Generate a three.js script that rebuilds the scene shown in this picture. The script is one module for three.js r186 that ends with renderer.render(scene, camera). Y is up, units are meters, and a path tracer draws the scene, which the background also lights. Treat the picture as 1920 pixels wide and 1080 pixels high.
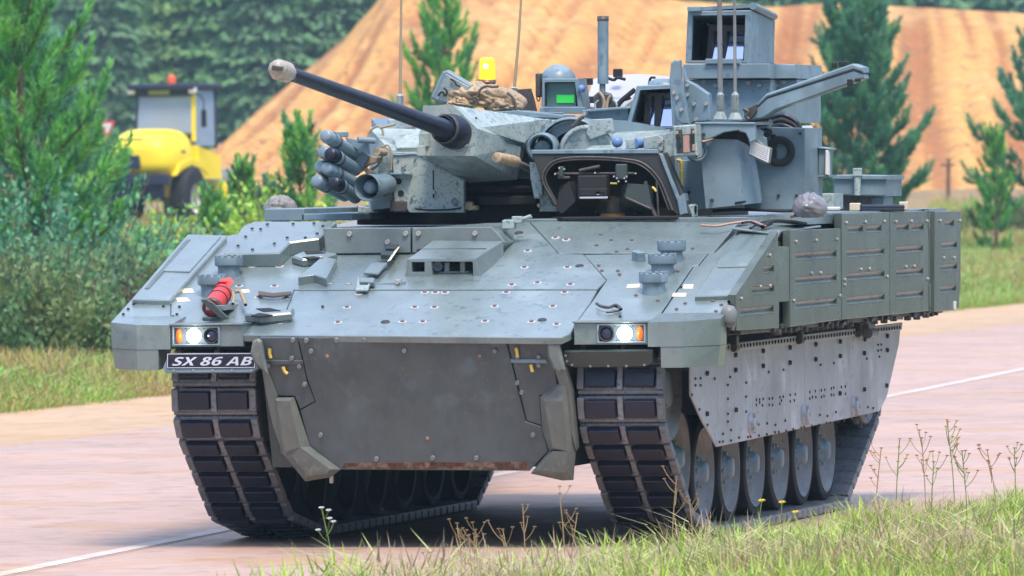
import * as THREE from 'three';
import { mergeGeometries, mergeVertices } from 'three/addons/utils/BufferGeometryUtils.js';
import { ConvexGeometry } from 'three/addons/geometries/ConvexGeometry.js';
import { RoundedBoxGeometry } from 'three/addons/geometries/RoundedBoxGeometry.js';
import { MarchingCubes } from 'three/addons/objects/MarchingCubes.js';

/* ---------- camera, sky, sun, exposure ---------- */
const scene = new THREE.Scene();
const camera = new THREE.PerspectiveCamera(3.9703, 16 / 9, 1, 4000);
camera.position.set(11.133, 2.07, 43.601);
camera.up.set(.007, 1, -.017);
camera.lookAt(11.133 - 23.5, 2.07 - 1.5, 43.601 - 97.2);
camera.focus = 45.6;
camera.userData.fStop = 8.5;
camera.updateProjectionMatrix();
const renderer = new THREE.WebGLRenderer({ antialias: true });
renderer.toneMapping = THREE.LinearToneMapping;
renderer.toneMappingExposure = 1.74;
renderer.shadowMap.enabled = true;

// bright overcast sky: brighter toward the zenith, a broad bright patch round the veiled sun
const SUN = new THREE.Vector3(.22, .88, .42).normalize();
{
  const W = 512, H = 256, d = new Float32Array(W * H * 4);
  for (let j = 0; j < H; j++) for (let i = 0; i < W; i++) {
    const el = ((j + .5) / H - .5) * Math.PI, az = ((i + .5) / W - .5) * 2 * Math.PI;
    const v = new THREE.Vector3(Math.cos(el) * Math.cos(az), Math.sin(el), Math.cos(el) * Math.sin(az));
    const s = Math.max(0, Math.sin(el)), k = .27 + .70 * s;
    const c = Math.max(0, v.dot(SUN)), glow = .28 * Math.pow(c, 5) + .3 * Math.pow(c, 24);
    const wob = 1 + .08 * Math.sin(3 * az + 5 * el) * Math.sin(7 * el + az);
    const L = (k * wob + glow) * 1.0, o = (j * W + i) * 4;
    d[o] = L * .70; d[o + 1] = L * .91; d[o + 2] = L * 1.36; d[o + 3] = 1;
  }
  const t = new THREE.DataTexture(d, W, H, THREE.RGBAFormat, THREE.FloatType);
  t.mapping = THREE.EquirectangularReflectionMapping; t.magFilter = t.minFilter = THREE.LinearFilter; t.needsUpdate = true;
  scene.background = t; scene.environment = t; scene.backgroundIntensity = 1.0; scene.environmentIntensity = 1.0;
}
const sun = new THREE.DirectionalLight(0xffe8cc, 2.5);
sun.position.copy(SUN).multiplyScalar(60); sun.castShadow = true; sun.shadow.radius = 34;
Object.assign(sun.shadow.camera, { left: -40, right: 40, top: 40, bottom: -40, near: 1, far: 400 }); sun.shadow.mapSize.set(2048, 2048);
scene.add(sun); scene.add(sun.target);

/* ---------- helpers ---------- */
const V3 = (a) => new THREE.Vector3(a[0], a[1], a[2]);
function rng(s) { return () => { s |= 0; s = s + 0x6D2B79F5 | 0; let t = Math.imul(s ^ s >>> 15, 1 | s); t = t + Math.imul(t ^ t >>> 7, 61 | t) ^ t; return ((t ^ t >>> 14) >>> 0) / 4294967296; }; }
function lat(x, y, p, s) { x = ((x % p) + p) % p; y = ((y % p) + p) % p; let h = Math.imul(x, 374761393) + Math.imul(y, 668265263) + Math.imul(s, 974634777) | 0; h = Math.imul(h ^ h >>> 13, 1274126177); return ((h ^ h >>> 16) >>> 0) / 4294967296; }
function vnoise(x, y, p, s) { const i = Math.floor(x), j = Math.floor(y); let f = x - i, g = y - j; f = f * f * (3 - 2 * f); g = g * g * (3 - 2 * g); const a = lat(i, j, p, s), b = lat(i + 1, j, p, s), c = lat(i, j + 1, p, s), e = lat(i + 1, j + 1, p, s); return a + (b - a) * f + (c - a) * g + (a - b - c + e) * f * g; }
function fbm(u, v, p, s, o = 4) { let a = 0, w = .5, t = 0; for (let k = 0; k < o; k++) { a += w * vnoise(u * p, v * p, p, s + k); t += w; w *= .5; p *= 2; } return a / t; }
const sm = (a, b, x) => { x = Math.min(1, Math.max(0, (x - a) / (b - a))); return x * x * (3 - 2 * x); };
function tex(size, fn, metres, srgb = true) {
  const d = new Uint8Array(size * size * 4);
  for (let j = 0; j < size; j++) for (let i = 0; i < size; i++) { const c = fn(i / size, j / size), o = (j * size + i) * 4; d[o] = Math.min(255, Math.max(0, c[0] * 255)); d[o + 1] = Math.min(255, Math.max(0, c[1] * 255)); d[o + 2] = Math.min(255, Math.max(0, c[2] * 255)); d[o + 3] = 255; }
  const t = new THREE.DataTexture(d, size, size); t.wrapS = t.wrapT = THREE.RepeatWrapping; t.magFilter = THREE.LinearFilter; t.minFilter = THREE.LinearMipmapLinearFilter; t.generateMipmaps = true;
  t.repeat.set(1 / metres, 1 / metres); if (srgb) t.colorSpace = THREE.SRGBColorSpace; t.needsUpdate = true; return t;
}
const taken = {};
function numbered(n) { const k = taken[n] = (taken[n] ?? -1) + 1; return k ? n + '_' + String(k).padStart(3, '0') : n; }
// uv in metres from the dominant direction of each face
function boxUV(g) {
  const p = g.attributes.position, n = g.attributes.normal, uv = new Float32Array(p.count * 2);
  for (let i = 0; i < p.count; i += 3) {
    let a = 0, b = 0, c = 0; for (let k = 0; k < 3; k++) { a += n.getX(i + k); b += n.getY(i + k); c += n.getZ(i + k); }
    a = Math.abs(a); b = Math.abs(b); c = Math.abs(c);
    for (let k = 0; k < 3; k++) { const x = p.getX(i + k), y = p.getY(i + k), z = p.getZ(i + k), o = (i + k) * 2; if (b >= a && b >= c) { uv[o] = x + .37; uv[o + 1] = z; } else if (a >= c) { uv[o] = z + .13; uv[o + 1] = y; } else { uv[o] = x; uv[o + 1] = y + .21; } }
  }
  g.setAttribute('uv', new THREE.BufferAttribute(uv, 2)); return g;
}
function prep(g) { g = g.index ? g.toNonIndexed() : g; for (const k of Object.keys(g.attributes)) if (!['position', 'normal', 'uv', 'color'].includes(k)) g.deleteAttribute(k); if (!g.attributes.normal) g.computeVertexNormals(); return g; }
function join(gs) { gs = (Array.isArray(gs) ? gs : [gs]).map(prep); const col = gs.some(g => g.attributes.color); gs.forEach(g => { if (!g.attributes.uv) g.setAttribute('uv', new THREE.BufferAttribute(new Float32Array(g.attributes.position.count * 2), 2)); if (!col) g.deleteAttribute('color'); }); return gs.length === 1 ? gs[0] : mergeGeometries(gs, false); }
function mesh(name, geo, mat, parent, keepUV) {
  let g = join(geo); if (!keepUV) boxUV(g);
  const m = new THREE.Mesh(g, mat); m.name = numbered(name); m.castShadow = m.receiveShadow = true; (parent || scene).add(m); return m;
}
function share(name, geo, mat, parent) { const m = new THREE.Mesh(geo, mat); m.name = numbered(name); m.castShadow = m.receiveShadow = true; (parent || scene).add(m); return m; }
function thing(name, label, category, pos = [0, 0, 0], group) { const o = new THREE.Group(); o.name = numbered(name); o.position.set(...pos); o.userData = { label, category }; if (group) o.userData.group = group; scene.add(o); return o; }
function tag(o, label, category, group) { o.userData.label = label; o.userData.category = category; if (group) o.userData.group = group; return o; }
function struct(o) { o.userData.kind = 'structure'; return o; }
function grp(name, parent) { const o = new THREE.Group(); o.name = numbered(name); parent.add(o); return o; }
// boxes, bars, plates
function box(c, s, r = .006) { r = Math.min(r, s[0] / 3, s[1] / 3, s[2] / 3); const g = new RoundedBoxGeometry(s[0], s[1], s[2], 1, r); g.translate(c[0], c[1], c[2]); return g; }
function cyl(a, b, r0, r1 = r0, seg = 20, open = false) { const A = V3(a), B = V3(b), d = B.clone().sub(A), g = new THREE.CylinderGeometry(r1, r0, d.length(), seg, 1, open); g.applyQuaternion(new THREE.Quaternion().setFromUnitVectors(new THREE.Vector3(0, 1, 0), d.normalize())); const m = A.add(B).multiplyScalar(.5); g.translate(m.x, m.y, m.z); return g; }
function lathe(a, b, prof, seg = 28) { const A = V3(a), B = V3(b), d = B.clone().sub(A), L = d.length(), g = new THREE.LatheGeometry(prof.map(p => new THREE.Vector2(p[1], p[0] * L)), seg); g.applyQuaternion(new THREE.Quaternion().setFromUnitVectors(new THREE.Vector3(0, 1, 0), d.normalize())); g.translate(A.x, A.y, A.z); return g; }
function tube(pts, r, seg = 6, n = 0) { return new THREE.TubeGeometry(new THREE.CatmullRomCurve3(pts.map(V3)), n || pts.length * 4, r, seg, false); }
const OUT = new THREE.Vector3(.3, .42, .86);
function frame(pts, ref = OUT) { const n = new THREE.Vector3(); pts.forEach((p, i) => { const q = pts[(i + 1) % pts.length]; n.x += (p[1] - q[1]) * (p[2] + q[2]); n.y += (p[2] - q[2]) * (p[0] + q[0]); n.z += (p[0] - q[0]) * (p[1] + q[1]); }); n.normalize(); if (n.dot(ref) < 0) n.negate(); const u = new THREE.Vector3(1, 0, 0); if (Math.abs(n.x) > .8) u.set(0, 0, -1); u.addScaledVector(n, -u.dot(n)).normalize(); return { n, u, v: n.clone().cross(u), o: V3(pts[0]) }; }
// a plate whose front face is the polygon; it is t thick behind that face
function plate(pts, t, o = {}) {
  const f = frame(pts, o.ref), b = Math.min(o.bevel ?? .004, t / 3), to2 = p => { const q = V3(p).sub(f.o); return new THREE.Vector2(q.dot(f.u), q.dot(f.v)); };
  const s = new THREE.Shape(pts.map(to2)); (o.holes || []).forEach(h => s.holes.push(new THREE.Path(h.map(to2))));
  const g = new THREE.ExtrudeGeometry(s, { depth: t - 2 * b, bevelEnabled: b > 0, bevelThickness: b, bevelSize: b, bevelOffset: -b, bevelSegments: 1, curveSegments: 4 });
  g.translate(0, 0, b - t); const m = new THREE.Matrix4().makeBasis(f.u, f.v, f.n); m.setPosition(f.o); g.applyMatrix4(m); return g;
}
function solid(...sets) { return new ConvexGeometry(sets.flat().map(V3)); }
const mir = g => { g = prep(g.clone()); const p = g.attributes.position, n = g.attributes.normal; for (let i = 0; i < p.count; i++) { p.setX(i, -p.getX(i)); n.setX(i, -n.getX(i)); } for (let i = 0; i < p.count; i += 3) for (const a of [p, n]) { const t = [a.getX(i), a.getY(i), a.getZ(i)]; a.setXYZ(i, a.getX(i + 2), a.getY(i + 2), a.getZ(i + 2)); a.setXYZ(i + 2, ...t); } return g; };
const both = (sx, g) => sx < 0 ? mir(g) : g;
const boltG = {};
function bolts(name, pts, n, r, h, mat, parent, seg = 8) {
  const k = r + '_' + h + '_' + seg; const g = boltG[k] ??= (() => { const q = new THREE.CylinderGeometry(r * .82, r, h, seg); q.translate(0, h / 2, 0); return prep(q); })();
  const q = new THREE.Quaternion().setFromUnitVectors(new THREE.Vector3(0, 1, 0), V3(n).normalize());
  for (const p of pts) { const m = share(name, g, mat, parent); m.position.set(...p); m.quaternion.copy(q); }
}
const rnd = rng(7);
const GN = [0, .9583, .2856];
const gz = (x, z, off = 0) => [x, 1.1406 - .298 * z + off, z];

/* ---------- materials ---------- */
const lin = (r, g, b) => new THREE.Color().setRGB(r, g, b);
function std(c, rough, o = {}) { return new THREE.MeshStandardMaterial({ color: lin(...c), roughness: rough, metalness: 0, side: THREE.DoubleSide, ...o }); }
// worn paint: broad mottling, fine grain, chips, faint scratches
function paintTex(size, metres, seed, o) {
  const r = rng(seed), scr = new Float32Array(size * size);
  for (let k = 0; k < (o.scratches || 0); k++) { let x = r() * size, y = r() * size; const a = (o.dir ?? r() * 6.28) + (r() - .5) * (o.spread ?? .8), L = size * (.01 + .05 * r() * r()), s = .25 + .75 * r(); for (let t = 0; t < L; t++) { const i = ((x | 0) % size + size) % size, j = ((y | 0) % size + size) % size; scr[j * size + i] = s; x += Math.cos(a); y += Math.sin(a); } }
  return tex(size, (u, v) => {
    const a = fbm(u, v, 4, seed, 5), b = fbm(u, v, 24, seed + 9, 3), f = lat(u * size | 0, v * size | 0, size, seed + 3);
    const st = fbm(u * 1, v, 3, seed + 30, 4); let k = .86 + (o.mottle ?? .2) * (a - .5) + .10 * (b - .5) + .05 * (f - .5);
    const sk = (o.streak ?? .10) * (vnoise(u * 48, v * 8, 8, seed + 60) * .6 + vnoise(u * 16, v * 8, 8, seed + 61) * .4 - .5) + .22 * sm(.62, .8, fbm(u, v, 9, seed + 70, 4)) * (o.scuff ?? .6); k += sk; let c = [k, k, k]; const ch = fbm(u, v, o.chipF ?? 60, seed + 17, 2);
    const chip = o.chips ? sm(o.chips, o.chips + .05, ch) * (o.chipAll ? 1 : sm(.35, .55, st)) : 0; const cc = o.chipC ?? [.45, .48, .5]; c = c.map((x, i) => x * (1 - chip) + cc[i] * chip);
    const dust = (o.dust ?? 0) * sm(.45, .75, fbm(u, v, 7, seed + 40, 5)); const dc = o.dustC ?? [1.05, .98, .86]; c = c.map((x, i) => x * (1 - dust) + dc[i] * dust);
    const s = scr[(v * size | 0) * size + (u * size | 0)] * (o.scrA ?? .35); return c.map(x => x + s * .5);
  }, metres);
}
const roughT = tex(512, (u, v) => { const a = fbm(u, v, 6, 77, 5), b = fbm(u, v, 50, 78, 2), k = .72 + .42 * (a - .5) + .2 * (b - .5); return [k, k, k]; }, 1.6, false);
const bumpT = tex(512, (u, v) => { const k = .5 + .5 * (fbm(u, v, 40, 91, 3) - .5) + .4 * (fbm(u, v, 5, 92, 3) - .5); return [k, k, k]; }, 1.1, false);
const tPaint = paintTex(1024, 2.6, 11, { mottle: .22, scratches: 800, scrA: .26, chips: .72, chipC: [.72, .75, .78], dust: .22, dustC: [1.0, .99, .97] });
const tWorn = paintTex(1024, 1.7, 23, { mottle: .25, scratches: 200, scrA: .3, chips: .64, chipF: 128, chipC: [.66, .72, .73], chipAll: 1, dust: .25 });
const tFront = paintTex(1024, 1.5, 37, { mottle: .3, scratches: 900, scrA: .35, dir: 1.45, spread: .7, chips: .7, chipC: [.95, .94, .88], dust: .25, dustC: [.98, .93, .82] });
const pm = (c, rough, map, o = {}) => std(c, rough, { map, roughnessMap: roughT, bumpMap: bumpT, bumpScale: .0012, ...o });
const M = {
  paint: new THREE.MeshPhysicalMaterial({ color: lin(.212, .278, .272), roughness: .40, clearcoat: .75, clearcoatRoughness: .30, map: tPaint, roughnessMap: roughT, bumpMap: bumpT, bumpScale: .0012, side: THREE.DoubleSide }),
  worn: pm([.42, .52, .515], .58, tWorn),
  turret: pm([.23, .33, .385], .52, tPaint),
  armour: pm([.125, .16, .142], .34, tPaint),
  skirt: pm([.62, .60, .62], .62, tPaint),
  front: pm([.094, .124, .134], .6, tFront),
  bracket: pm([.17, .195, .18], .6, tFront),
  deck: pm([.34, .33, .32], .7, tWorn),
  olive: pm([.058, .084, .08], .55, tPaint),
  dark: std([.012, .013, .014], .7), black: std([.004, .004, .005], .8), seam: std([.02, .02, .02], .9),
  gun: pm([.012, .015, .036], .5, tPaint), muzzle: pm([.55, .50, .42], .5, tWorn),
  steel: pm([.22, .23, .25], .6, tWorn), steelDark: pm([.10, .09, .085], .6, tWorn), rubber: pm([.010, .013, .035], .6, tPaint),
  wheel: pm([.27, .28, .28], .6, tPaint), tyre: std([.016, .017, .019], .75),
  white: std([.72, .72, .70], .55), cream: std([.66, .58, .42], .6), yellow: std([.70, .52, .10], .55), red: std([.62, .035, .035], .45),
  bolt: pm([.50, .50, .47], .5, tPaint), boltDark: std([.03, .03, .032], .6), boltRed: std([.17, .12, .115], .6), ringPale: std([.40, .41, .43], .55),
  chrome: std([.75, .75, .74], .25, { metalness: 1 }), pane: std([.62, .66, .92], .06, { metalness: .92 }), paneDark: std([.02, .022, .05], .06),
  amber: std([.85, .17, .02], .3, { emissive: lin(.5, .09, .0), emissiveIntensity: .5 }), lamp: std([.9, .9, .85], .3, { emissive: lin(1, 1, .94), emissiveIntensity: 1.6 }),
  canvas: pm([.50, .37, .235], .9, tWorn), strap: std([.33, .27, .17], .85), strapDark: std([.10, .08, .06], .9), blue: std([.12, .22, .42], .4), copper: std([.42, .25, .2], .5),
};

/* ---------- the setting ---------- */
const st = (x, z) => { const a = x - 11.133, b = z - 43.601; return [-.2346 * a - .9721 * b, .9721 * a - .2346 * b]; };
const xz = (s, t) => [11.133 - .2346 * s + .9721 * t, 43.601 - .9721 * s - .2346 * t];
const CREST = [[-40, 1.6], [-14, 1.6], [-12, 2], [-10.5, 2.9], [-8.86, 4.4], [-7.1, 5.8], [-6, 6.7], [-5, 7.8], [-4.6, 8.3], [-2, 9.2], [3, 8.6], [5.4, 7.95], [6.35, 7.85], [9.4, 7.6], [11.4, 7.73], [15.2, 7.5], [18.5, 7.27], [22, 6.3], [27, 3], [33, .3], [60, -.06]];
function crest(t) { for (let i = 1; i < CREST.length; i++) if (t <= CREST[i][0]) { const a = CREST[i - 1], b = CREST[i], k = (t - a[0]) / (b[0] - a[0]); return a[1] + (b[1] - a[1]) * k; } return -.06; }
function gully(s, t) { const q = t - .045 * (s - 205) + .5 * vnoise(s * .05, t * .1, 4096, 5); return vnoise(q * 1.3 + 500, s * .008, 4096, 61) * .4 + vnoise(q * 3.1 + 500, s * .014, 4096, 62) * .38 + vnoise(q * 7 + 500, s * .03, 4096, 63) * .22; }
function H(x, z) {
  const [s, t] = st(x, z); const e = -9.9 - x;
  let y = -.06 + .20 * sm(-.15, 1.3, e) + (e > 0 ? .10 * (vnoise(x * .8 + 900, z * .8 + 900, 4096, 3) - .5) * sm(.3, 2, e) : 0);
  y += Math.max(0, s - 112) * .0125 * sm(0, 6, e);
  if (s > 200) { const tt = t * 300 / Math.max(s, 200), c = crest(tt), k = Math.min(1, (s - 205) / 95); if (k > 0) { const f = k * k * .25 + k * .75; y = y * (1 - f) + c * f + (gully(s, t) - .5) * 1.1 * sm(0, .12, k) * sm(1, .8, k) * (c > 3 ? 1 : .3); } if (s > 300) y = c - .02 * (s - 300); y = -.06 + (y + .06) * sm(-4, 2, e); }
  return y;
}
const tGrain = tex(512, (u, v) => { const k = .8 + .35 * (fbm(u, v, 8, 5, 5) - .5) + .25 * (fbm(u, v, 64, 6, 2) - .5); return [k, k * .99, k * .97]; }, 3);
const tConc = tex(1024, (u, v) => {
  const a = fbm(u, v, 3, 41, 6), b = fbm(u, v, 40, 42, 3), f = lat(u * 1024 | 0, v * 1024 | 0, 1024, 5), st2 = sm(.55, .72, fbm(u * 1, v, 5, 47, 5)), cr = sm(.66, .7, fbm(u, v, 30, 49, 2)) * .18;
  const k = .84 + .12 * (a - .5) + .09 * (b - .5) + .06 * (f - .5) - cr * .3; return [k * (1 - .01 * st2), k * (1 - .06 * st2), k * (1 - .15 * st2)];
}, 5.2);
const mGround = std([.20, .20, .09], .95, { map: tGrain, bumpMap: bumpT, bumpScale: .02 });
const mConc = std([.64, .44, .345], .85, { map: tConc, roughnessMap: roughT, bumpMap: bumpT, bumpScale: .0025 });
const mSandy = std([.66, .46, .28], .9, { map: tConc, bumpMap: bumpT, bumpScale: .004 }), mTar = std([.09, .075, .07], .9), mLine = std([.82, .70, .63], .8, { map: tConc }), mSand = std([1, 1, 1], .95, { map: tGrain, bumpMap: bumpT, bumpScale: .015, vertexColors: true });
const mVerge = std([1, 1, 1], .95, { map: tGrain, vertexColors: true });
// one sheet to the horizon
{ const g = new THREE.PlaneGeometry(5000, 5000, 1, 1); g.rotateX(-Math.PI / 2); g.translate(0, -.16, -900); struct(mesh('ground', g, mGround)); }
// concrete road: slabs with tarred joints, cast at an angle to the run of the lane
{
  const road = new THREE.Group(); road.name = 'road'; struct(road); scene.add(road);
  const J = z => -1.55 + .044 * z, cut = (x, zc) => zc + .24 * (x + 1.5);
  { const g = new THREE.PlaneGeometry(14, 330); g.rotateX(-Math.PI / 2); g.translate(-3.6, -.034, -95); mesh('joint_filler', g, mTar, road); }
  const rows = [64, 29, -7.9, -45.4, -83, -120, -158, -196, -234];
  const cols = [[z => -10.1, z => -7.35], [z => -7.35, J], [J, z => 3.2]];
  for (let i = 0; i + 1 < rows.length; i++) for (const [L, R] of cols) {
    const P = (fx, zc, dx, dz) => { let z = zc, x = fx(z); for (let k = 0; k < 3; k++) { z = cut(x, zc); x = fx(z); } return [x + dx, -.025, z + dz]; };
    const q = .007, p = [P(L, rows[i], q, -q), P(R, rows[i], -q, -q), P(R, rows[i + 1], -q, q), P(L, rows[i + 1], q, q)];
    mesh('concrete_slab', plate(p, .009, { bevel: .002, ref: new THREE.Vector3(0, 1, 0) }), L === cols[0][0] ? mSandy : mConc, road);
  }
  const l = [], m = []; for (let z = 40; z > -110; z -= 6) { const w = .06; l.push([J(z) - .15 + .012 * Math.sin(z * 1.7), -.021, z]); m.unshift([J(z) - .04 + .012 * Math.sin(z * 2.3), -.021, z]); }
  mesh('painted_line', plate([...l, ...m], .003, { bevel: 0, ref: new THREE.Vector3(0, 1, 0) }), mLine, road);
}
function sheet(name, s0, s1, ns, t0, t1, nt, col, mat, yo = 0) {
  const p = [], c = [], idx = [];
  for (let i = 0; i <= ns; i++) for (let j = 0; j <= nt; j++) { const s = s0 + (s1 - s0) * i / ns, t = t0(s) + (t1(s) - t0(s)) * j / nt, [x, z] = xz(s, t); p.push(x, H(x, z) + yo, z); c.push(...col(s, t, x, z)); }
  for (let i = 0; i < ns; i++) for (let j = 0; j < nt; j++) { const a = i * (nt + 1) + j, b = a + nt + 1; idx.push(a, a + 1, b, a + 1, b + 1, b); }
  const g = new THREE.BufferGeometry(); g.setAttribute('position', new THREE.Float32BufferAttribute(p, 3)); g.setAttribute('color', new THREE.Float32BufferAttribute(c, 3)); g.setIndex(idx); g.computeVertexNormals();
  return struct(mesh(name, g, mat));
}
const edgeT = s => { // lateral place of the far road edge X = -9.9 seen along s
  return (-9.9 - 11.133 + .2346 * s) / .9721; };
const mixc = (a, b, k) => a.map((x, i) => x + (b[i] - x) * k);
sheet('grass_verge', 52, 205, 150, s => Math.min(-36, edgeT(s) - 36), s => edgeT(s), 90, (s, t, x, z) => {
  const n = vnoise(x * .5 + 300, z * .5 + 300, 4096, 8), m = vnoise(x * 1.7 + 300, z * 1.7 + 300, 4096, 9), dry = sm(.35, .75, n * .6 + m * .4);
  const g = mixc([.10, .17, .025], [.30, .24, .09], dry), d = sm(.45, 0, -9.9 - x + .25 * (m - .5)); return mixc(mixc(g, [.40, .27, .15], d), [.50, .31, .15], sm(150, 175, s + 20 * (n - .5)) * .75);
}, mVerge);
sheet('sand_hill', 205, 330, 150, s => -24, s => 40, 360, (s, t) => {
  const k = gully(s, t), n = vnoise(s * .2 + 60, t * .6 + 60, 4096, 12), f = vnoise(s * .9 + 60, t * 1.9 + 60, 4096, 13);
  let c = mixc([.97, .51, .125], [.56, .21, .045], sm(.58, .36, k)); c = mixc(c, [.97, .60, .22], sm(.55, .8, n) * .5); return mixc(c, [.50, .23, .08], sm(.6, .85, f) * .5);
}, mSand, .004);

{ const r = rng(404), g = new THREE.DodecahedronGeometry(1, 0), n = 900, m = new THREE.InstancedMesh(g, std([.52, .34, .17], .95), n), M4 = new THREE.Matrix4(), q = new THREE.Quaternion(); for (let i = 0; i < n; i++) { const s = 204 + 94 * Math.pow(r(), 1.4), [x, z] = xz(s, (-11 + 31 * r()) * s / 300), a = .03 + .10 * r() * r() * r(); q.setFromAxisAngle(new THREE.Vector3(r() - .5, r() - .5, r() - .5).normalize(), r() * 6); M4.compose(new THREE.Vector3(x, H(x, z) + a * .2, z), q, new THREE.Vector3(a * 1.4, a * .8, a)); m.setMatrixAt(i, M4); } m.name = 'sand_stones'; m.castShadow = m.receiveShadow = true; m.userData = { kind: 'stuff', label: 'small stones and clods lying on the sand slope', category: 'stones' }; scene.add(m); }
/* ---------- plants ---------- */
const leafMat = (o = {}) => new THREE.MeshPhysicalMaterial({ color: lin(1, 1, 1), vertexColors: true, roughness: .85, side: THREE.DoubleSide, transmission: .4, thickness: 0, ...o });
const mLeaf = leafMat(), mBark = std([.16, .105, .075], .9);
class Leaves {
  constructor() { this.p = []; this.n = []; this.c = []; }
  tri(a, b, c, n, col) { for (const v of [a, b, c]) { this.p.push(v.x, v.y, v.z); this.n.push(n.x, n.y, n.z); this.c.push(col[0], col[1], col[2]); } }
  geo() { const g = new THREE.BufferGeometry(); g.setAttribute('position', new THREE.Float32BufferAttribute(this.p, 3)); g.setAttribute('normal', new THREE.Float32BufferAttribute(this.n, 3)); g.setAttribute('color', new THREE.Float32BufferAttribute(this.c, 3)); g.setAttribute('uv', new THREE.Float32BufferAttribute(new Float32Array(this.p.length / 3 * 2), 2)); g.computeVertexNormals(); return g; }
}
const UP = new THREE.Vector3(0, 1, 0);
function perp(d) { const a = Math.abs(d.y) < .9 ? new THREE.Vector3(0, 1, 0) : new THREE.Vector3(1, 0, 0); return a.cross(d).normalize(); }
// one shoot: needles set all round a twig, pointing forward
function shoot(L, base, dir, len, r, col, nN, nl, nw) {
  const u = perp(dir), w = dir.clone().cross(u);
  for (let k = 0; k < nN; k++) {
    const t = (k + .5) / nN, a = r() * 6.283, rad = u.clone().multiplyScalar(Math.cos(a)).addScaledVector(w, Math.sin(a));
    const b = base.clone().addScaledVector(dir, len * (.12 + .88 * t)), d = dir.clone().multiplyScalar(.75 + .9 * t * t).addScaledVector(rad, .75).normalize(), l = nl * (.7 + .6 * r());
    const q = perp(d).applyAxisAngle(d, r() * 3.14).multiplyScalar(nw * .5), tip = b.clone().addScaledVector(d, l), k2 = .75 + .5 * r(), c = col.map(x => x * k2);
    L.tri(b.clone().add(q), b.clone().sub(q), tip, q, c);
  }
}
function pine(seed, o) {
  const r = rng(seed), L = new Leaves(), wood = [], h = o.h, R = o.r, off = (y) => new THREE.Vector3(.05 * h * (vnoise(y * .7 + seed, 1.5, 4096, seed) - .5), y, .05 * h * (vnoise(y * .7 + seed, 7.5, 4096, seed) - .5));
  const tp = []; for (let i = 0; i <= 8; i++) tp.push(off(h * i / 8)); const cv = new THREE.CatmullRomCurve3(tp);
  { const g = new THREE.TubeGeometry(cv, 20, 1, 7, false), p = g.attributes.position; for (let i = 0; i < p.count; i++) { const k = Math.floor(i / 8) / 20, c = cv.getPointAt(Math.min(1, k)), rad = h * .016 * (1 - k) + .008; p.setXYZ(i, c.x + (p.getX(i) - c.x) * rad, c.y + (p.getY(i) - c.y) * rad, c.z + (p.getZ(i) - c.z) * rad); } g.computeVertexNormals(); wood.push(g); }
  const cols = o.cols, gap = o.gap ?? .34;
  const sh = (b, d, len) => { const c = cols[(r() * cols.length) | 0]; shoot(L, b, d, len, r, c, o.needles ?? 30, (o.nl ?? .085), (o.nw ?? .017)); };
  for (let y = h * (o.low ?? .08); y < h * .97; y += gap * (.75 + .5 * r()) * (1.15 - .4 * y / h)) {
    const k = y / h, n = 4 + (r() * 2.4 | 0), a0 = r() * 6.28;
    for (let j = 0; j < n; j++) {
      if (r() < (o.miss ?? .12)) continue;
      const a = a0 + j * 6.283 / n + .5 * (r() - .5), env = Math.pow(1 - k, .75) * (k < .2 ? .6 + 2 * k : 1), len = Math.max(.16, R * env * (.6 + .55 * r())), el = .15 + .75 * k + .25 * (r() - .5), b = off(y);
      const d0 = new THREE.Vector3(Math.cos(a) * Math.cos(el), Math.sin(el), Math.sin(a) * Math.cos(el)), mid = b.clone().addScaledVector(d0, len * .55), end = b.clone().addScaledVector(d0, len).add(new THREE.Vector3(0, len * .28, 0));
      const bc = new THREE.QuadraticBezierCurve3(b, mid, end); wood.push(new THREE.TubeGeometry(bc, 4, .006 + .006 * len, 4, false));
      const m = Math.max(2, Math.round(len / (o.step ?? .13)));
      for (let q = 0; q < m; q++) {
        const t = .25 + .75 * (q + r() * .6) / m, p = bc.getPointAt(Math.min(1, t)), T = bc.getTangentAt(Math.min(1, t)), sd = perp(T).multiplyScalar(q % 2 ? 1 : -1);
        sh(p, T.clone().multiplyScalar(.55).addScaledVector(sd, .55 * (1 - .3 * t)).addScaledVector(UP, .35 + .5 * r()).normalize(), (o.sl ?? .2) * (.7 + .6 * r()));
        if (r() < .6) sh(p, T.clone().addScaledVector(sd, .5 * (r() - .5)).addScaledVector(UP, r() * .9 - .25).normalize(), (o.sl ?? .2) * (.6 + .5 * r()));
      }
      sh(end, bc.getTangentAt(1).addScaledVector(UP, .7).normalize(), (o.sl ?? .2) * 1.25);
    }
  }
  const top = off(h); sh(top.clone().add(new THREE.Vector3(0, -.12, 0)), UP.clone(), .42); for (let k = 0; k < 4; k++) sh(top.clone().add(new THREE.Vector3(0, -.2, 0)), new THREE.Vector3(Math.cos(k * 1.6), 1.5, Math.sin(k * 1.6)).normalize(), .26);
  return { crown: L.geo(), trunk: join(wood) };
}
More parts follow.
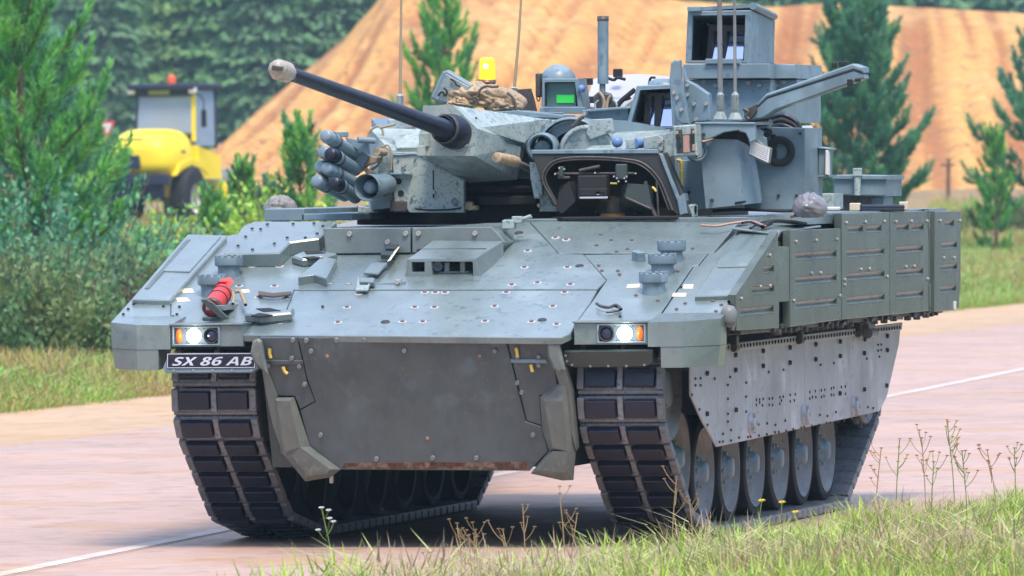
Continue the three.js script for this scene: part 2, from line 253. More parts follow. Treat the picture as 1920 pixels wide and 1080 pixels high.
// a broad-leaved or broom-like bush: many upright or arching stems set with small leaves
function bush(seed, o) {
  const r = rng(seed), L = new Leaves(), wood = [];
  for (let i = 0; i < o.stems; i++) {
    const a = r() * 6.283, q = Math.sqrt(r()), bx = Math.cos(a) * q * o.w * .42, bz = Math.sin(a) * q * o.d * .42, dome = Math.sqrt(Math.max(.12, 1 - q * q * .85)), h = o.h * dome * (.6 + .5 * r());
    const lean = new THREE.Vector3(Math.cos(a) * q, 0, Math.sin(a) * q).multiplyScalar((o.lean ?? .35) * h).add(new THREE.Vector3((r() - .5) * .3 * h, 0, (r() - .5) * .3 * h));
    const c = new THREE.QuadraticBezierCurve3(new THREE.Vector3(bx, 0, bz), new THREE.Vector3(bx + lean.x * .3, h * .6, bz + lean.z * .3), new THREE.Vector3(bx + lean.x, h, bz + lean.z));
    if (i % 3 === 0) wood.push(new THREE.TubeGeometry(c, 4, .008, 3, false)); const base = o.cols[(vnoise(bx * 1.4 + 50, bz * 1.4 + h * 1.3 + 50, 4096, seed) * o.cols.length * .999) | 0];
    for (let k = 0; k < o.leaves; k++) {
      const t = (o.t0 ?? .15) + (1 - (o.t0 ?? .15)) * Math.pow(r(), .8), p = c.getPointAt(t), T = c.getTangentAt(t), s = o.spread ?? .1; p.x += (r() - .5) * 2 * s; p.y += (r() - .5) * 2 * s; p.z += (r() - .5) * 2 * s;
      const d = new THREE.Vector3(r() - .5, r() - .3, r() - .5).multiplyScalar(1.5).addScaledVector(T, o.up ?? .4).normalize(), l = o.leaf * (.6 + .8 * r()), w = perp(d).applyAxisAngle(d, r() * 3.14).multiplyScalar(l * (o.fat ?? .3)), m = p.clone().addScaledVector(d, l * .5), e = p.clone().addScaledVector(d, l), k2 = .7 + .6 * r(), cc = base.map(x => x * k2);
      L.tri(p, m.clone().add(w), e, w, cc); L.tri(p, e, m.clone().sub(w), w, cc);
    }
  }
  return { crown: L.geo(), trunk: join(wood) };
}
function plant(name, label, cat, g, [x, y, z], turn = 0, sc = 1, group, parts = ['trunk', 'crown']) { const t = thing(name, label, cat, [x, y, z], group); share(parts[0], g.trunk, mBark, t); share(parts[1], g.crown, mLeaf, t); t.rotation.y = turn; t.scale.setScalar(sc); return t; }
const onGround = (s, t, dy = 0) => { const [x, z] = xz(s, t); return [x, H(x, z) + dy, z]; };
const at = (u, s) => (u - 960) / 15579 * s;   // lateral metres of a sight line at range s
const GREEN = [[.153, .474, .100], [.202, .576, .117], [.117, .374, .136], [.289, .620, .117]], BLUEGREEN = [[.104, .346, .189], [.139, .415, .208], [.088, .276, .173], [.173, .449, .189]];
const pA = pine(101, { h: 4.6, r: 1.5, cols: GREEN, low: .05, step: .11, sl: .27, needles: 46, nl: .10, nw: .026, gap: .27, miss: .05 }), pB = pine(202, { h: 4.5, r: 1.3, cols: GREEN, low: .2, step: .13, miss: .18, gap: .36, sl: .30, needles: 50, nl: .11, nw: .028 });
const pC = pine(303, { h: 4.6, r: 1.65, cols: BLUEGREEN, low: .06, step: .10, sl: .32, needles: 48, nl: .12, nw: .03, gap: .19, miss: 0 }), pD = pine(404, { h: 3.4, r: 1.4, cols: BLUEGREEN, low: .1, gap: .3, sl: .28, needles: 46, nl: .11, nw: .028 }), pE = pine(505, { h: 2.0, r: .55, cols: [...GREEN, [.10, .17, .03]], low: .03, step: .10, sl: .22, needles: 44, nl: .09, nw: .024, gap: .24 });
plant('pine_tree', 'tall green pine tree cut off by the left edge of the picture', 'pine tree', pA, onGround(84, at(38, 84)), .4, .94);
plant('pine_tree', 'bushy green pine tree just behind the tall left pine', 'pine tree', pD, onGround(92, at(80, 92)), 2.6, .95);
plant('pine_tree', 'slender green pine tree just left of the yellow roller', 'pine tree', pB, onGround(100, at(150, 100)), 1.4, .62);
plant('pine_tree', 'sparse young pine tree on the sand behind the gun barrel', 'pine tree', pB, onGround(135, at(828, 135)), .2, 1.0);
plant('pine_tree', 'broad dark pine tree on the sand behind the turret arm', 'pine tree', pC, onGround(142, at(1606, 142)), 2.2, .98);
plant('pine_tree', 'dark pine tree cut off by the right edge of the picture', 'pine tree', pD, onGround(150, at(1950, 150)), 1.0, 1.12);
plant('pine_tree', 'small bright pine tree under the dark pine at the right edge', 'pine tree', pE, onGround(140, at(1862, 140)), 3.0, .95);
plant('pine_tree', 'young upright pine seedling behind the grenade launcher tubes', 'pine tree', pE, onGround(98, at(556, 98)), .7, 1.08);
plant('pine_tree', 'young pine seedling just right of the roller wheel', 'pine tree', pE, onGround(96, at(392, 96)), 1.9, .74);
plant('pine_tree', 'young pine seedling between the roller and the gun muzzle', 'pine tree', pE, onGround(101, at(452, 101)), 4.1, .86);
plant('pine_tree', 'young pine seedling close under the roller bumper', 'pine tree', pE, onGround(93, at(262, 93)), 5.0, .52);
const AUTUMN = [[.205, .468, .059], [.351, .585, .059], [.620, .620, .075], [.146, .351, .075], [.264, .498, .059], [.620, .439, .117], [.175, .410, .059]];
const bA = bush(11, { w: 3.0, d: 2.4, h: 1.9, stems: 230, leaves: 60, leaf: .07, fat: .30, lean: .55, cols: BLUEGREEN.concat([[.10, .30, .17]]), spread: .11, up: .55 }), bB = bush(12, { w: 2.2, d: 2, h: 1.5, stems: 120, leaves: 46, leaf: .075, fat: .28, cols: AUTUMN, spread: .10 }), bC = bush(13, { w: 2.2, d: 1.8, h: .62, stems: 110, leaves: 34, leaf: .06, fat: .3, cols: [[.09, .19, .06], [.14, .22, .06], [.07, .14, .05], [.26, .2, .08]], spread: .08 });
const bD = bush(14, { w: 2.2, d: 2, h: 1.25, stems: 170, leaves: 54, leaf: .07, fat: .3, lean: .5, cols: [[.10, .24, .09], [.13, .28, .10], [.22, .30, .10], [.09, .19, .09], [.16, .11, .07]], spread: .11, up: .5 });
const P2 = ['stem', 'foliage'];
plant('broom_bush', 'tall blue green broom bush at the left road verge', 'bush', bA, onGround(83, at(108, 83)), .3, .98, null, P2);
plant('broom_bush', 'lower grey green broom bush spreading before the tall broom bush', 'bush', bD, onGround(80.5, at(35, 80.5)), 2.3, .95, null, P2);
plant('broom_bush', 'grey green broom bush beside the left fender of the vehicle', 'bush', bD, onGround(81.5, at(165, 81.5)), 4.3, .92, null, P2);
plant('leafy_bush', 'yellow green leafy bush directly below the yellow roller', 'bush', bB, onGround(92, at(326, 92)), .8, .82, null, P2);
plant('leafy_bush', 'bright leafy bush covering the lower part of the roller wheel', 'bush', bB, onGround(96, at(352, 96)), 3.6, .98, null, P2);
plant('pine_tree', 'fuller young pine between the roller and the launcher tubes', 'pine tree', pD, onGround(104, at(500, 104)), .9, .50);
plant('leafy_bush', 'orange tinged leafy bush behind the grey covered mirror', 'bush', bB, onGround(97, at(470, 97)), 2.8, 1.1, null, P2);
plant('leafy_bush', 'green leafy bush behind the launcher tubes', 'bush', bB, onGround(99, at(590, 99)), 4.4, 1.12, null, P2);
plant('leafy_bush', 'leafy bush between the big left pine and the roller', 'bush', bB, onGround(94, at(215, 94)), 5.4, .62, null, P2);
plant('low_bush', 'low dark bush on the grass right of the armoured vehicle', 'bush', bC, onGround(150, at(1832, 150)), .2, .9, null, P2);
plant('low_bush', 'low dark bush cut by the right edge above the grass', 'bush', bC, onGround(156, at(1925, 156)), 1.7, 1.0, null, P2);
// the wood behind the sand
{
  const F = (seed, h, R, cols) => { const r = rng(seed), L = new Leaves(); for (let i = 0; i < 12000; i++) { const k = Math.pow(r(), .85), y = h * (.01 + .99 * k), wh = k * (13 + seed), fr = wh - Math.floor(wh), lay = (.42 + .62 * (1 - fr)) * (.8 + .4 * vnoise(Math.floor(wh) * 3 + 9, 7 * ((i * .618) % 1) + 20, 4096, seed)), rad = R * Math.pow(1 - k, .8) * lay * Math.sqrt(.25 + .75 * r()), a = r() * 6.283, p = new THREE.Vector3(Math.cos(a) * rad, y - .12 * rad, Math.sin(a) * rad), d = new THREE.Vector3(Math.cos(a) + .6 * (r() - .5), -.1 - .75 * r(), Math.sin(a) + .6 * (r() - .5)).normalize(), l = (.2 + .3 * r()) * (1.15 - .5 * k), w = perp(d).applyAxisAngle(d, (r() - .5) * 2).multiplyScalar(l * .42), e = p.clone().addScaledVector(d, l), c0 = cols[(r() * cols.length) | 0], k2 = .85 + .3 * r(); L.tri(p.clone().add(w), p.clone().sub(w), e, w, c0.map(x => x * k2)); } return { crown: L.geo(), trunk: prep(new THREE.CylinderGeometry(.05, .22, h * .9, 6).translate(0, h * .45, 0)) }; };
  const kinds = [F(1, 13, 2.7, [[.14, .36, .11], [.17, .42, .12], [.10, .28, .09]]), F(2, 11, 2.9, [[.22, .44, .12], [.26, .5, .13], [.17, .36, .10]]), F(3, 15, 2.6, [[.12, .31, .12], [.14, .36, .13], [.10, .26, .11]])];
  scene.fog = new THREE.FogExp2(lin(.40, .60, .70), .00036);
  const r = rng(99), spots = [];
  for (let i = 0; i < 34; i++) spots.push([318 + 34 * r(), -27 + 23 * (i + r() * .8) / 34, (r() * 3) | 0]);
  for (let i = 0; i < 30; i++) spots.push([352 + 40 * r(), -30 + 28 * r(), (r() * 3) | 0]);
  for (let i = 0; i < 44; i++) spots.push([350 + 40 * r(), -6 + 38 * (i + r()) / 44, (r() * 3) | 0]);
  const names = ['dark green forest conifer in the wood behind the sand slope', 'lighter green forest conifer in the wood behind the sand slope', 'tall bluish forest conifer in the wood behind the sand slope'];
  for (const [s, t, k] of spots) plant('forest_tree', names[k], 'forest tree', kinds[k], onGround(s, t, -.3), r() * 6, .8 + .4 * r(), ['dark forest conifers', 'light forest conifers', 'bluish forest conifers'][k]);
}
// grass: blades in tufts, one mass on either side of the road
function tuft(seed, n, h, w, cols) { const r = rng(seed), L = new Leaves(); for (let i = 0; i < n; i++) { const a = r() * 6.283, q = r() * .09, b = new THREE.Vector3(Math.cos(a) * q, -.02, Math.sin(a) * q), hh = h * (.45 + .75 * r()), ln = new THREE.Vector3(Math.cos(a + r() - .5), 0, Math.sin(a + r() - .5)).multiplyScalar(hh * (.15 + .7 * r())), m = b.clone().add(new THREE.Vector3(ln.x * .35, hh * .6, ln.z * .35)), e = b.clone().add(new THREE.Vector3(ln.x, hh * (.95 - .2 * r()), ln.z)), s = new THREE.Vector3(Math.sin(a), 0, -Math.cos(a)).multiplyScalar(w), k = .7 + .6 * r(), c = cols[(r() * cols.length) | 0].map(x => x * k); L.tri(b.clone().add(s), b.clone().sub(s), m, UP, c); L.tri(m.clone().addScaledVector(s, .7), m.clone().addScaledVector(s, -.7), e, UP, c); } return L.geo(); }
function field(name, label, g, list) { const m = new THREE.InstancedMesh(g, mLeaf, list.length), M4 = new THREE.Matrix4(), q = new THREE.Quaternion(); list.forEach(([x, y, z, s, a], i) => { q.setFromAxisAngle(UP, a); M4.compose(new THREE.Vector3(x, y, z), q, new THREE.Vector3(s, s, s)); m.setMatrixAt(i, M4); }); m.name = numbered(name); m.castShadow = m.receiveShadow = true; m.userData = { kind: 'stuff', label, category: 'grass' }; scene.add(m); return m; }
{
  const GR = [[.20, .42, .03], [.28, .48, .04], [.15, .34, .03], [.40, .42, .09], [.48, .40, .14]], DRY = [[.46, .36, .12], [.54, .43, .18], [.34, .38, .07], [.26, .38, .05], [.38, .24, .10]];
  const a = [], b = [], r = rng(5);
  while (a.length < 26000) { const s = 60 + 118 * Math.pow(r(), 1.6), left = r() < .5; const t = left ? at(-120 + 460 * r(), s) : at(1740 + 260 * r(), s), [x, z] = xz(s, t); if (x > -9.95 + .2 * r()) continue; const n = vnoise(x * .5 + 300, z * .5 + 300, 4096, 8) * .6 + vnoise(x * 1.7 + 300, z * 1.7 + 300, 4096, 9) * .4; (r() < sm(.42, .8, n) ? b : a).push([x, H(x, z), z, .5 + .8 * r() + (s > 100 ? .3 : 0), r() * 6.28]); }
  field('verge_grass', 'bright green grass along the far verge of the road', tuft(1, 9, .2, .008, GR), a);
  field('dry_grass', 'dry straw coloured grass on the far verge', tuft(2, 9, .24, .007, DRY), b);
}

/* ---------- yellow roller, road sign, pole ---------- */
{
  const Y = std([.98, .74, .03], .4), N = std([.02, .028, .06], .5), GL = new THREE.MeshPhysicalMaterial({ color: lin(.62, .72, .85), roughness: .05, transmission: .6, thickness: 0, side: THREE.DoubleSide }), B = M.black;
  const r = thing('road_roller', 'yellow road roller with a dark glazed cab among the bushes', 'road roller', onGround(165, at(294, 165), .04));
  const body = [[-.7, 1.12, 1.3], [.7, 1.12, 1.3], [-.66, 1.5, 1.33], [.66, 1.5, 1.33], [-.5, 1.76, 1.0], [.5, 1.76, 1.0], [-.62, 1.98, -.3], [.62, 1.98, -.3], [-.8, 1.12, .3], [.8, 1.12, .3], [-.8, 1.35, .2], [.8, 1.35, .2], [-.8, 1.62, -.3], [.8, 1.62, -.3], [-.8, 1.12, -.3], [.8, 1.12, -.3]];
  const hg = new THREE.SphereGeometry(1, 44, 30), hp = hg.attributes.position; for (let i = 0; i < hp.count; i++) { const f = q => Math.sign(q) * Math.pow(Math.abs(q), .5), x = f(hp.getX(i)), y = f(hp.getY(i)), z = f(hp.getZ(i)); hp.setXYZ(i, x * (.82 - .12 * Math.max(0, y) - .04 * Math.max(0, z)), 1.5 + y * (.5 - .14 * Math.max(0, z)) - .05 * Math.max(0, z), .5 + z * .86); } const hg2 = mergeVertices(hg, 1e-4); hg2.computeVertexNormals();
  const hood = mesh('hood', hg2, Y, r), gs = [plate([[-.34, 1.2, 1.375], [.14, 1.2, 1.375], [.2, 1.28, 1.375], [.17, 1.48, 1.375], [-.35, 1.48, 1.375], [-.4, 1.3, 1.375]], .08)];
  mesh('grille', gs, N, hood); mesh('vent', plate([[.815, 1.42, .6], [.815, 1.58, .54], [.815, 1.56, .36], [.815, 1.42, .32]], .06, { ref: new THREE.Vector3(1, 0, .1) }), N, hood); mesh('vent', box([-.1, 1.80, 1.2], [.6, .03, .08]), N, hood);
  mesh('bumper', [box([0, 1.0, 1.28], [1.62, .22, .26], .03), box([0, .75, 1.1], [1.2, .3, .2])], N, r);
  mesh('rear_body', solid([[-.82, 1.0, -.3], [.82, 1.0, -.3], [-.82, 1.66, -.3], [.82, 1.66, -.3], [-.82, 1.0, -1.5], [.82, 1.0, -1.5], [-.8, 1.45, -1.5], [.8, 1.45, -1.5]]), Y, r);
  for (const sx of [-1, 1]) { const w = grp('wheel', r); mesh('tyre', lathe([sx * .55, .62, .1], [sx * .95, .62, .1], [[0, .3], [0, .56], [.12, .63], [.88, .63], [1, .56], [1, .3]]), M.tyre, w); mesh('rim', lathe([sx * .6, .62, .1], [sx * .9, .62, .1], [[0, .02], [.6, .05], [.7, .3], [1, .32]]), M.white, w); mesh('fender', plate([[sx * .84, 1.1, -.75], [sx * .84, 1.32, -.6], [sx * .84, 1.42, .1], [sx * .84, 1.3, .72], [sx * .84, 1.08, .9], [sx * .84, 1.2, .6], [sx * .84, 1.28, .1], [sx * .84, 1.2, -.45]], .14, { ref: new THREE.Vector3(sx, 0, 0) }), Y, r); }
  const dr = mesh('drum', lathe([-.85, .6, -2.6], [.85, .6, -2.6], [[0, 0], [0, .6], [1, .6], [1, 0]]), M.steel, r); mesh('drum_frame', [box([-.95, .7, -2.3], [.12, .3, 1.7]), box([.95, .7, -2.3], [.12, .3, 1.7]), box([0, .8, -1.5], [1.8, .3, .2])], Y, r);
  const cab = grp('cab', r); const px = .7, z0 = -.32, z1 = -1.45;
  mesh('pillar', [cyl([px, 1.75, z0], [px - .03, 2.8, z0 - .08], .05)], Y, cab); mesh('pillar', [cyl([-px, 1.75, z0], [-px + .03, 2.8, z0 - .08], .035)], N, cab); for (const sx of [-1, 1]) mesh('pillar', [cyl([sx * px, 1.6, z1], [sx * px, 2.8, z1], .04)], N, cab);
  mesh('front_window', plate([[-.66, 1.92, z0 + .01], [.66, 1.92, z0 + .01], [.64, 2.76, z0 - .07], [-.64, 2.76, z0 - .07]], .02), GL, cab);
  for (const sx of [-1, 1]) mesh('side_window', plate([[sx * .7, 1.66, z0 - .06], [sx * .7, 1.66, z1 + .05], [sx * .7, 2.76, z1 + .05], [sx * .68, 2.76, z0 - .12]], .02, { ref: new THREE.Vector3(sx, 0, 0) }), GL, cab);
  mesh('seat', [box([0, 1.95, -.9], [.5, .5, .14], .05), box([0, 1.75, -.75], [.5, .12, .4], .04)], B, cab);
  const roof = mesh('roof', [box([0, 2.84, -.85], [1.62, .12, 1.5], .04), box([0, 2.72, -.3], [1.36, .14, .06], .02)], N, r); mesh('roof_plate', box([-.1, 2.73, -.265], [.5, .08, .02]), std([.35, .42, .12], .5), roof);
  for (const sx of [-1, 1]) mesh('work_lamp', box([sx * .74, 2.76, -.2], [.17, .12, .12], .03), M.white, r); mesh('beacon', lathe([.05, 2.9, -.6], [.05, 3.08, -.6], [[0, .1], [.2, .1], [.8, .09], [1, .04], [1, 0]]), std([.75, .12, .03], .4), r);
  mesh('mirror', [tube([[.75, 2.7, -.3], [.98, 2.6, -.2], [1.0, 2.3, -.2]], .015), box([1.0, 2.2, -.2], [.05, .35, .2], .02)], B, r);
  r.rotation.y = -.22; r.scale.set(.94, 1, .8);
}
{
  const p = onGround(170, at(198, 170)), t = thing('road_sign', 'small red and white road sign beside the tall left pine', 'road sign', p);
  mesh('post', cyl([0, 0, 0], [0, 2.4, 0], .03), M.steel, t); const y = 2.07 + (313 - 240) / 15579 * 170 - p[1];
  mesh('sign_plate', plate([[-.17, y + .16, .05], [.17, y + .16, .05], [.02, y - .18, .05], [-.02, y - .18, .05]], .02), M.red, t); mesh('sign_face', plate([[-.11, y + .11, .056], [.11, y + .11, .056], [0, y - .11, .056]], .005), M.white, t); t.rotation.y = .24;
}
{ const p = onGround(185, at(1773, 185)), t = thing('wooden_pole', 'thin weathered wooden pole standing at the foot of the sand', 'pole', p); mesh('post', cyl([0, 0, 0], [.02, 1.0, 0], .055, .04, 9), mBark, t); mesh('cross_bar', box([0, .85, .05], [.3, .05, .04]), mBark, t); }

/* ---------- the armoured vehicle ---------- */
const V = thing('armoured_vehicle', 'grey green tracked armoured vehicle with turret driving on the concrete road', 'armoured vehicle');
const part = (name, geo, mat, parent = V) => mesh(name, geo, mat, parent);
{ // hull: belly between the tracks, sponson box above them
  const prof = [[-.30, .42], [-.06, 1.08], [-.06, 1.10], [-2.05, 1.69], [-6.75, 1.71], [-6.75, 1.0], [-6.3, .5], [-1.0, .42]];
  const S = (x, P) => P.map(([z, y]) => [x, y, z]);
  part('hull', [plate(S(.84, prof), 1.68, { ref: new THREE.Vector3(1, 0, 0) }), plate(S(1.44, [[-.36, 1.12], [-2.05, 1.69], [-6.75, 1.71], [-6.75, 1.08], [-6.2, 1.1], [-.6, 1.12]]), 2.88, { ref: new THREE.Vector3(1, 0, 0) })], M.olive);
}
// sloping upper plates
const T = .026;
part('glacis_plate', plate([[-.934,1.152,-.037], [.872,1.129,.04], [.909,1.15,-.031], [.895,1.198,-.194], [.896,1.312,-.577], [.885,1.37,-.771], [-.842,1.379,-.8], [-.782,1.254,-.381], [-.954,1.25,-.366]], .04), M.paint).userData.label = 'broad lower glacis plate with pale ringed bolts';
part('glacis_plate', plate([[-.847,1.385,-.819], [.881,1.376,-.789], [.896,1.423,-.947], [.664,1.56,-1.406], [.516,1.566,-1.429], [.211,1.739,-2.008], [-.037,1.735,-1.995], [-.969,1.679,-1.807], [-1.044,1.45,-1.04]], T), M.paint);
part('hatch_surround', plate([[.514,1.569,-1.438], [1.4,1.562,-1.415], [1.424,1.726,-1.963], [.212,1.742,-2.018]], T + .004), M.paint);
part('glacis_plate', plate([[.67,1.557,-1.396], [.899,1.423,-.947], [.901,1.31,-.567], [.896,1.201,-.203], [1.329,1.199,-.195], [1.332,1.492,-1.181], [1.358,1.498,-1.199], [1.366,1.563,-1.416]], T), M.paint);
part('glacis_plate', plate([[-1.389,1.209,-.228], [-.989,1.209,-.23], [-.959,1.255,-.385], [-.787,1.26,-.4], [-.847,1.385,-.819], [-.824,1.591,-1.512], [-.94,1.752,-2.051], [-1.5,1.678,-1.802], [-1.51,1.336,-.656]], T), M.paint);
part('fender_plate', plate([[1.341,1.199,-.194], [1.683,1.223,-.278], [1.683,1.332,-.643], [1.697,1.683,-1.819], [1.455,1.685,-1.826], [1.406,1.562,-1.415], [1.374,1.56,-1.407], [1.366,1.495,-1.189], [1.34,1.49,-1.171]], T), M.paint);
part('fender_plate', plate([[-1.746,1.222,-.272], [-1.604,1.202,-.205], [-1.403,1.198,-.192], [-1.397,1.214,-.247], [-1.51,1.333,-.646], [-1.503,1.68,-1.812], [-1.745,1.688,-1.838], [-1.742,1.335,-.651]], T), M.paint);
part('roof_plate', plate([[.05, 1.755, -2.06], [1.46, 1.755, -2.06], [1.46, 1.755, -6.75], [.05, 1.755, -6.75]], .05, { ref: UP }), M.paint); part('roof_plate', plate([[-1.46, 1.700, -2.1], [.045, 1.700, -2.1], [.045, 1.700, -6.75], [-1.46, 1.700, -6.75]], .04, { ref: UP }), M.paint);
for (const q of [[[1.478,1.338,-.561], [1.697,1.342,-.575], [1.704,1.681,-1.712], [1.471,1.68,-1.709]], [[-1.71,1.342,-.574], [-1.486,1.335,-.551], [-1.473,1.673,-1.685], [-1.715,1.686,-1.73]]]) {
  const p = part('sloped_panel', plate(q, .035, { bevel: .006 }), M.paint); const L = (a, b, k) => a.map((x, i) => x + (b[i] - x) * k), e0 = L(q[0], q[3], .42), e1 = L(q[1], q[2], .42), f0 = L(q[0], q[3], .98), f1 = L(q[1], q[2], .98), up = v => [v[0], v[1] + .008, v[2]];
  part('access_cover', plate([L(e0, e1, .12), L(e0, e1, .88), L(f0, f1, .88), L(f0, f1, .12)].map(up), .01, { bevel: .003 }), M.paint, p);
}
// angular cover plate left of the engine deck
part('cover_plate', plate([[-1.357,1.582,-1.195], [-1.032,1.585,-1.205], [-1.022,1.642,-1.397], [-.874,1.661,-1.461], [-.853,1.754,-1.772], [-1.338,1.758,-1.786], [-1.383,1.732,-1.699]], .085, { bevel: .008 }), M.paint).userData.label = 'angular raised cover plate with a stepped front edge';
part('cover_plate', plate([[-.84,1.452,-.876], [-.76,1.465,-.921], [-.667,1.442,-.843], [-.767,1.417,-.761], [-.81,1.418,-.762]].slice(0, 3).concat([[-.7,1.547,-1.194], [-.799,1.564,-1.254]]), .055, { bevel: .005 }), M.paint);
// engine deck: upright step and ribbed roof hatches
{
  const zt = -1.93; part('deck_step', plate([[-.838,1.718,-1.42], [-.332,1.716,-1.42], [-.334,1.576,-1.42], [-.824,1.574,-1.42]], .5), M.paint); part('deck_step', plate([[-.323,1.716,-1.42], [.134,1.718,-1.42], [.213,1.631,-1.42], [.179,1.584,-1.42], [-.324,1.576,-1.42]], .5), M.paint);
  part('deck_hatch', plate([[-1.338,1.703,-3.324], [-.659,1.703,-3.043], [-3.748,1.703,-15.873], [-4.471,1.703,-16.657]], .04, { ref: UP }), M.deck); part('deck_hatch', plate([[-.647,1.703,-3.032], [-.241,1.703,-2.984], [-2.82,1.703,-14.869], [-3.731,1.703,-15.855]], .04, { ref: UP }), M.deck);
  part('side_stowage', [box([-1.3, 1.79, -3.4], [.24, .07, 2.2]), box([-1.05, 1.775, -3.3], [.3, .04, 2.0])], M.turret);
  bolts('deck_bolt', [[-.683,1.684,-1.416], [-.359,1.684,-1.416], [-.285,1.683,-1.416], [.04,1.681,-1.416], [-.464,1.637,-1.416]], [0, 0, 1], .016, .012, M.bolt, V, 12);
  part('hatch_hinge', [tube([[.155,1.695,-1.6], [.198,1.719,-1.6], [.248,1.748,-1.6], [.321,1.775,-1.6]], .012), box([.192,1.728,-1.6], [.07, .05, .06]), box([.241,1.754,-1.6], [.06, .04, .05])], M.worn);
}
// camera housing with two openings
{
  const f = [[-.264,1.403,-1.03], [-.244,1.542,-1.03], [.137,1.542,-1.03], [.175,1.4,-1.03]], h1 = [[-.232,1.533,-1.03], [-.15,1.533,-1.03], [-.15,1.471,-1.03], [-.23,1.471,-1.03]], h2 = [[-.119,1.535,-1.03], [.124,1.533,-1.03], [.129,1.418,-1.03], [-.114,1.42,-1.03]];
  const c = part('camera_housing', [plate(f, .03, { holes: [h1, h2] }), solid([[-.248,1.545,-1.032], [.139,1.545,-1.032]], [[-.196,1.644,-1.4], [.203,1.638,-1.4]], [[-.242,1.533,-1.032], [.142,1.533,-1.032]], [[-.196,1.632,-1.4], [.203,1.626,-1.4]]), solid([[.142,1.539,-1.034], [.177,1.397,-1.034], [.158,1.397,-1.034], [.133,1.536,-1.034]], [[.206,1.638,-1.4], [.208,1.519,-1.4], [.183,1.519,-1.4], [.184,1.635,-1.4]]), solid([[-.257,1.542,-1.034], [-.271,1.4,-1.034], [-.256,1.4,-1.034], [-.242,1.539,-1.034]], [[-.191,1.641,-1.38], [-.21,1.528,-1.38], [-.192,1.528,-1.38], [-.172,1.641,-1.38]])], M.paint);
  part('recess', box([-.05, 1.50, -1.24], [.40, .20, .03]), M.dark, c);
  part('camera_lens', [lathe([-.105,1.504,-1.13], [-.09,1.505,-1.07], [[0, .03], [1, .03], [.8, .02], [.6, 0]])], M.turret, c); part('bracket', [box([-.017,1.465,-1.12], [.2, .02, .04]), box([.044,1.5,-1.12], [.03, .09, .04]), plate([[-.034,1.457,-1.09], [.033,1.456,-1.09], [.002,1.424,-1.09]], .01), box([-.048,1.492,-1.12], [.03, .07, .03])], M.worn, c);
  part('spacer_bar', [plate([[-.517,1.41,-.9], [-.237,1.423,-.9], [-.237,1.4,-.9], [-.517,1.384,-.9]], .05), plate([[-.746,1.412,-.9], [-.517,1.41,-.9], [-.517,1.387,-.9], [-.746,1.388,-.9]], .05)], M.turret);
  for (const q of [[[-.684,1.418,-.895], [-.647,1.417,-.895], [-.647,1.391,-.895], [-.684,1.391,-.895]], [[-.574,1.417,-.895], [-.543,1.417,-.895], [-.543,1.39,-.895], [-.574,1.39,-.895]], [[-.287,1.435,-.895], [-.256,1.435,-.895], [-.257,1.409,-.895], [-.287,1.409,-.895]]]) part('clamp', plate(q, .03), M.bolt);
  bolts('clamp_bolt', [[-.274,1.418,-.89]], [0, 0, 1], .014, .015, M.bolt, V);
}
// folded towing strap fitting lying up the glacis
part('hinge_strap', [plate([[-.497,1.474,-1], [-.409,1.467,-.979], [-.401,1.527,-1.178], [-.5,1.527,-1.18]], .014), plate([[-.492,1.449,-.899], [-.401,1.445,-.888], [-.391,1.423,-.812], [-.473,1.426,-.824]], .03)], M.paint); part('hinge_strap', [plate([[-.469,1.384,-.715], [-.399,1.383,-.714], [-.427,1.448,-.93], [-.439,1.448,-.93], [-.423,1.408,-.798], [-.466,1.409,-.799], [-.5,1.448,-.931], [-.513,1.448,-.932]], .014)], M.worn); part('toggle_rod', [solid([[-.422,1.529,-1.236], [-.408,1.537,-1.264], [-.416,1.609,-1.504], [-.431,1.612,-1.514]], [[-.389,1.53,-1.107], [-.375,1.539,-1.135], [-.383,1.61,-1.374], [-.398,1.613,-1.384]])], M.cream); part('fairlead', [plate([[-.477,1.591,-1.31], [-.403,1.59,-1.308], [-.374,1.567,-1.23], [-.46,1.571,-1.242]], .03)], M.olive); part('fairlead', [plate([[-.463,1.62,-1.373], [-.393,1.625,-1.39], [-.392,1.605,-1.323], [-.454,1.605,-1.325]], .03)], M.olive);
part('grab_strap', [plate([[-1.022,1.382,-.709], [-.929,1.37,-.669], [-.829,1.378,-.695], [-.817,1.364,-.648], [-.914,1.353,-.613], [-1.004,1.362,-.643]], .012)], M.strapDark);
part('grab_strap', [tube([[.957,1.303,-.444], [.991,1.289,-.398], [1.04,1.283,-.378], [1.071,1.294,-.414], [1.117,1.272,-.34]], .009), tube([[1.039,1.256,-.319], [1.079,1.261,-.336], [1.11,1.271,-.372], [1.047,1.291,-.437]], .006)], M.steelDark);
for (const q of [[[-.966,1.265,-.215], [-.937,1.292,-.306], [-.772,1.277,-.257], [-.711,1.293,-.311], [-.704,1.269,-.228], [-.871,1.253,-.176]], [[-.979,1.566,-1.259], [-.94,1.591,-1.344], [-.843,1.593,-1.351], [-.73,1.581,-1.31], [-.788,1.559,-1.235], [-.901,1.548,-1.2]]]) { const e = part('lifting_eye', plate(q, .05, { bevel: .01 }), M.paint); }
part('eye_slot', [plate([[-.924,1.292,-.293], [-.867,1.275,-.237], [-.771,1.28,-.253], [-.844,1.294,-.301]], .01), plate([[-.922,1.256,-.174], [-.865,1.251,-.154], [-.797,1.258,-.181], [-.883,1.27,-.219]], .01)], M.seam); part('eye_slot', [plate([[-.93,1.594,-1.341], [-.899,1.577,-1.282], [-.789,1.582,-1.299], [-.846,1.593,-1.339]], .01), plate([[-.908,1.56,-1.225], [-.854,1.551,-1.195], [-.782,1.556,-1.212], [-.845,1.565,-1.243]], .01)], M.seam);
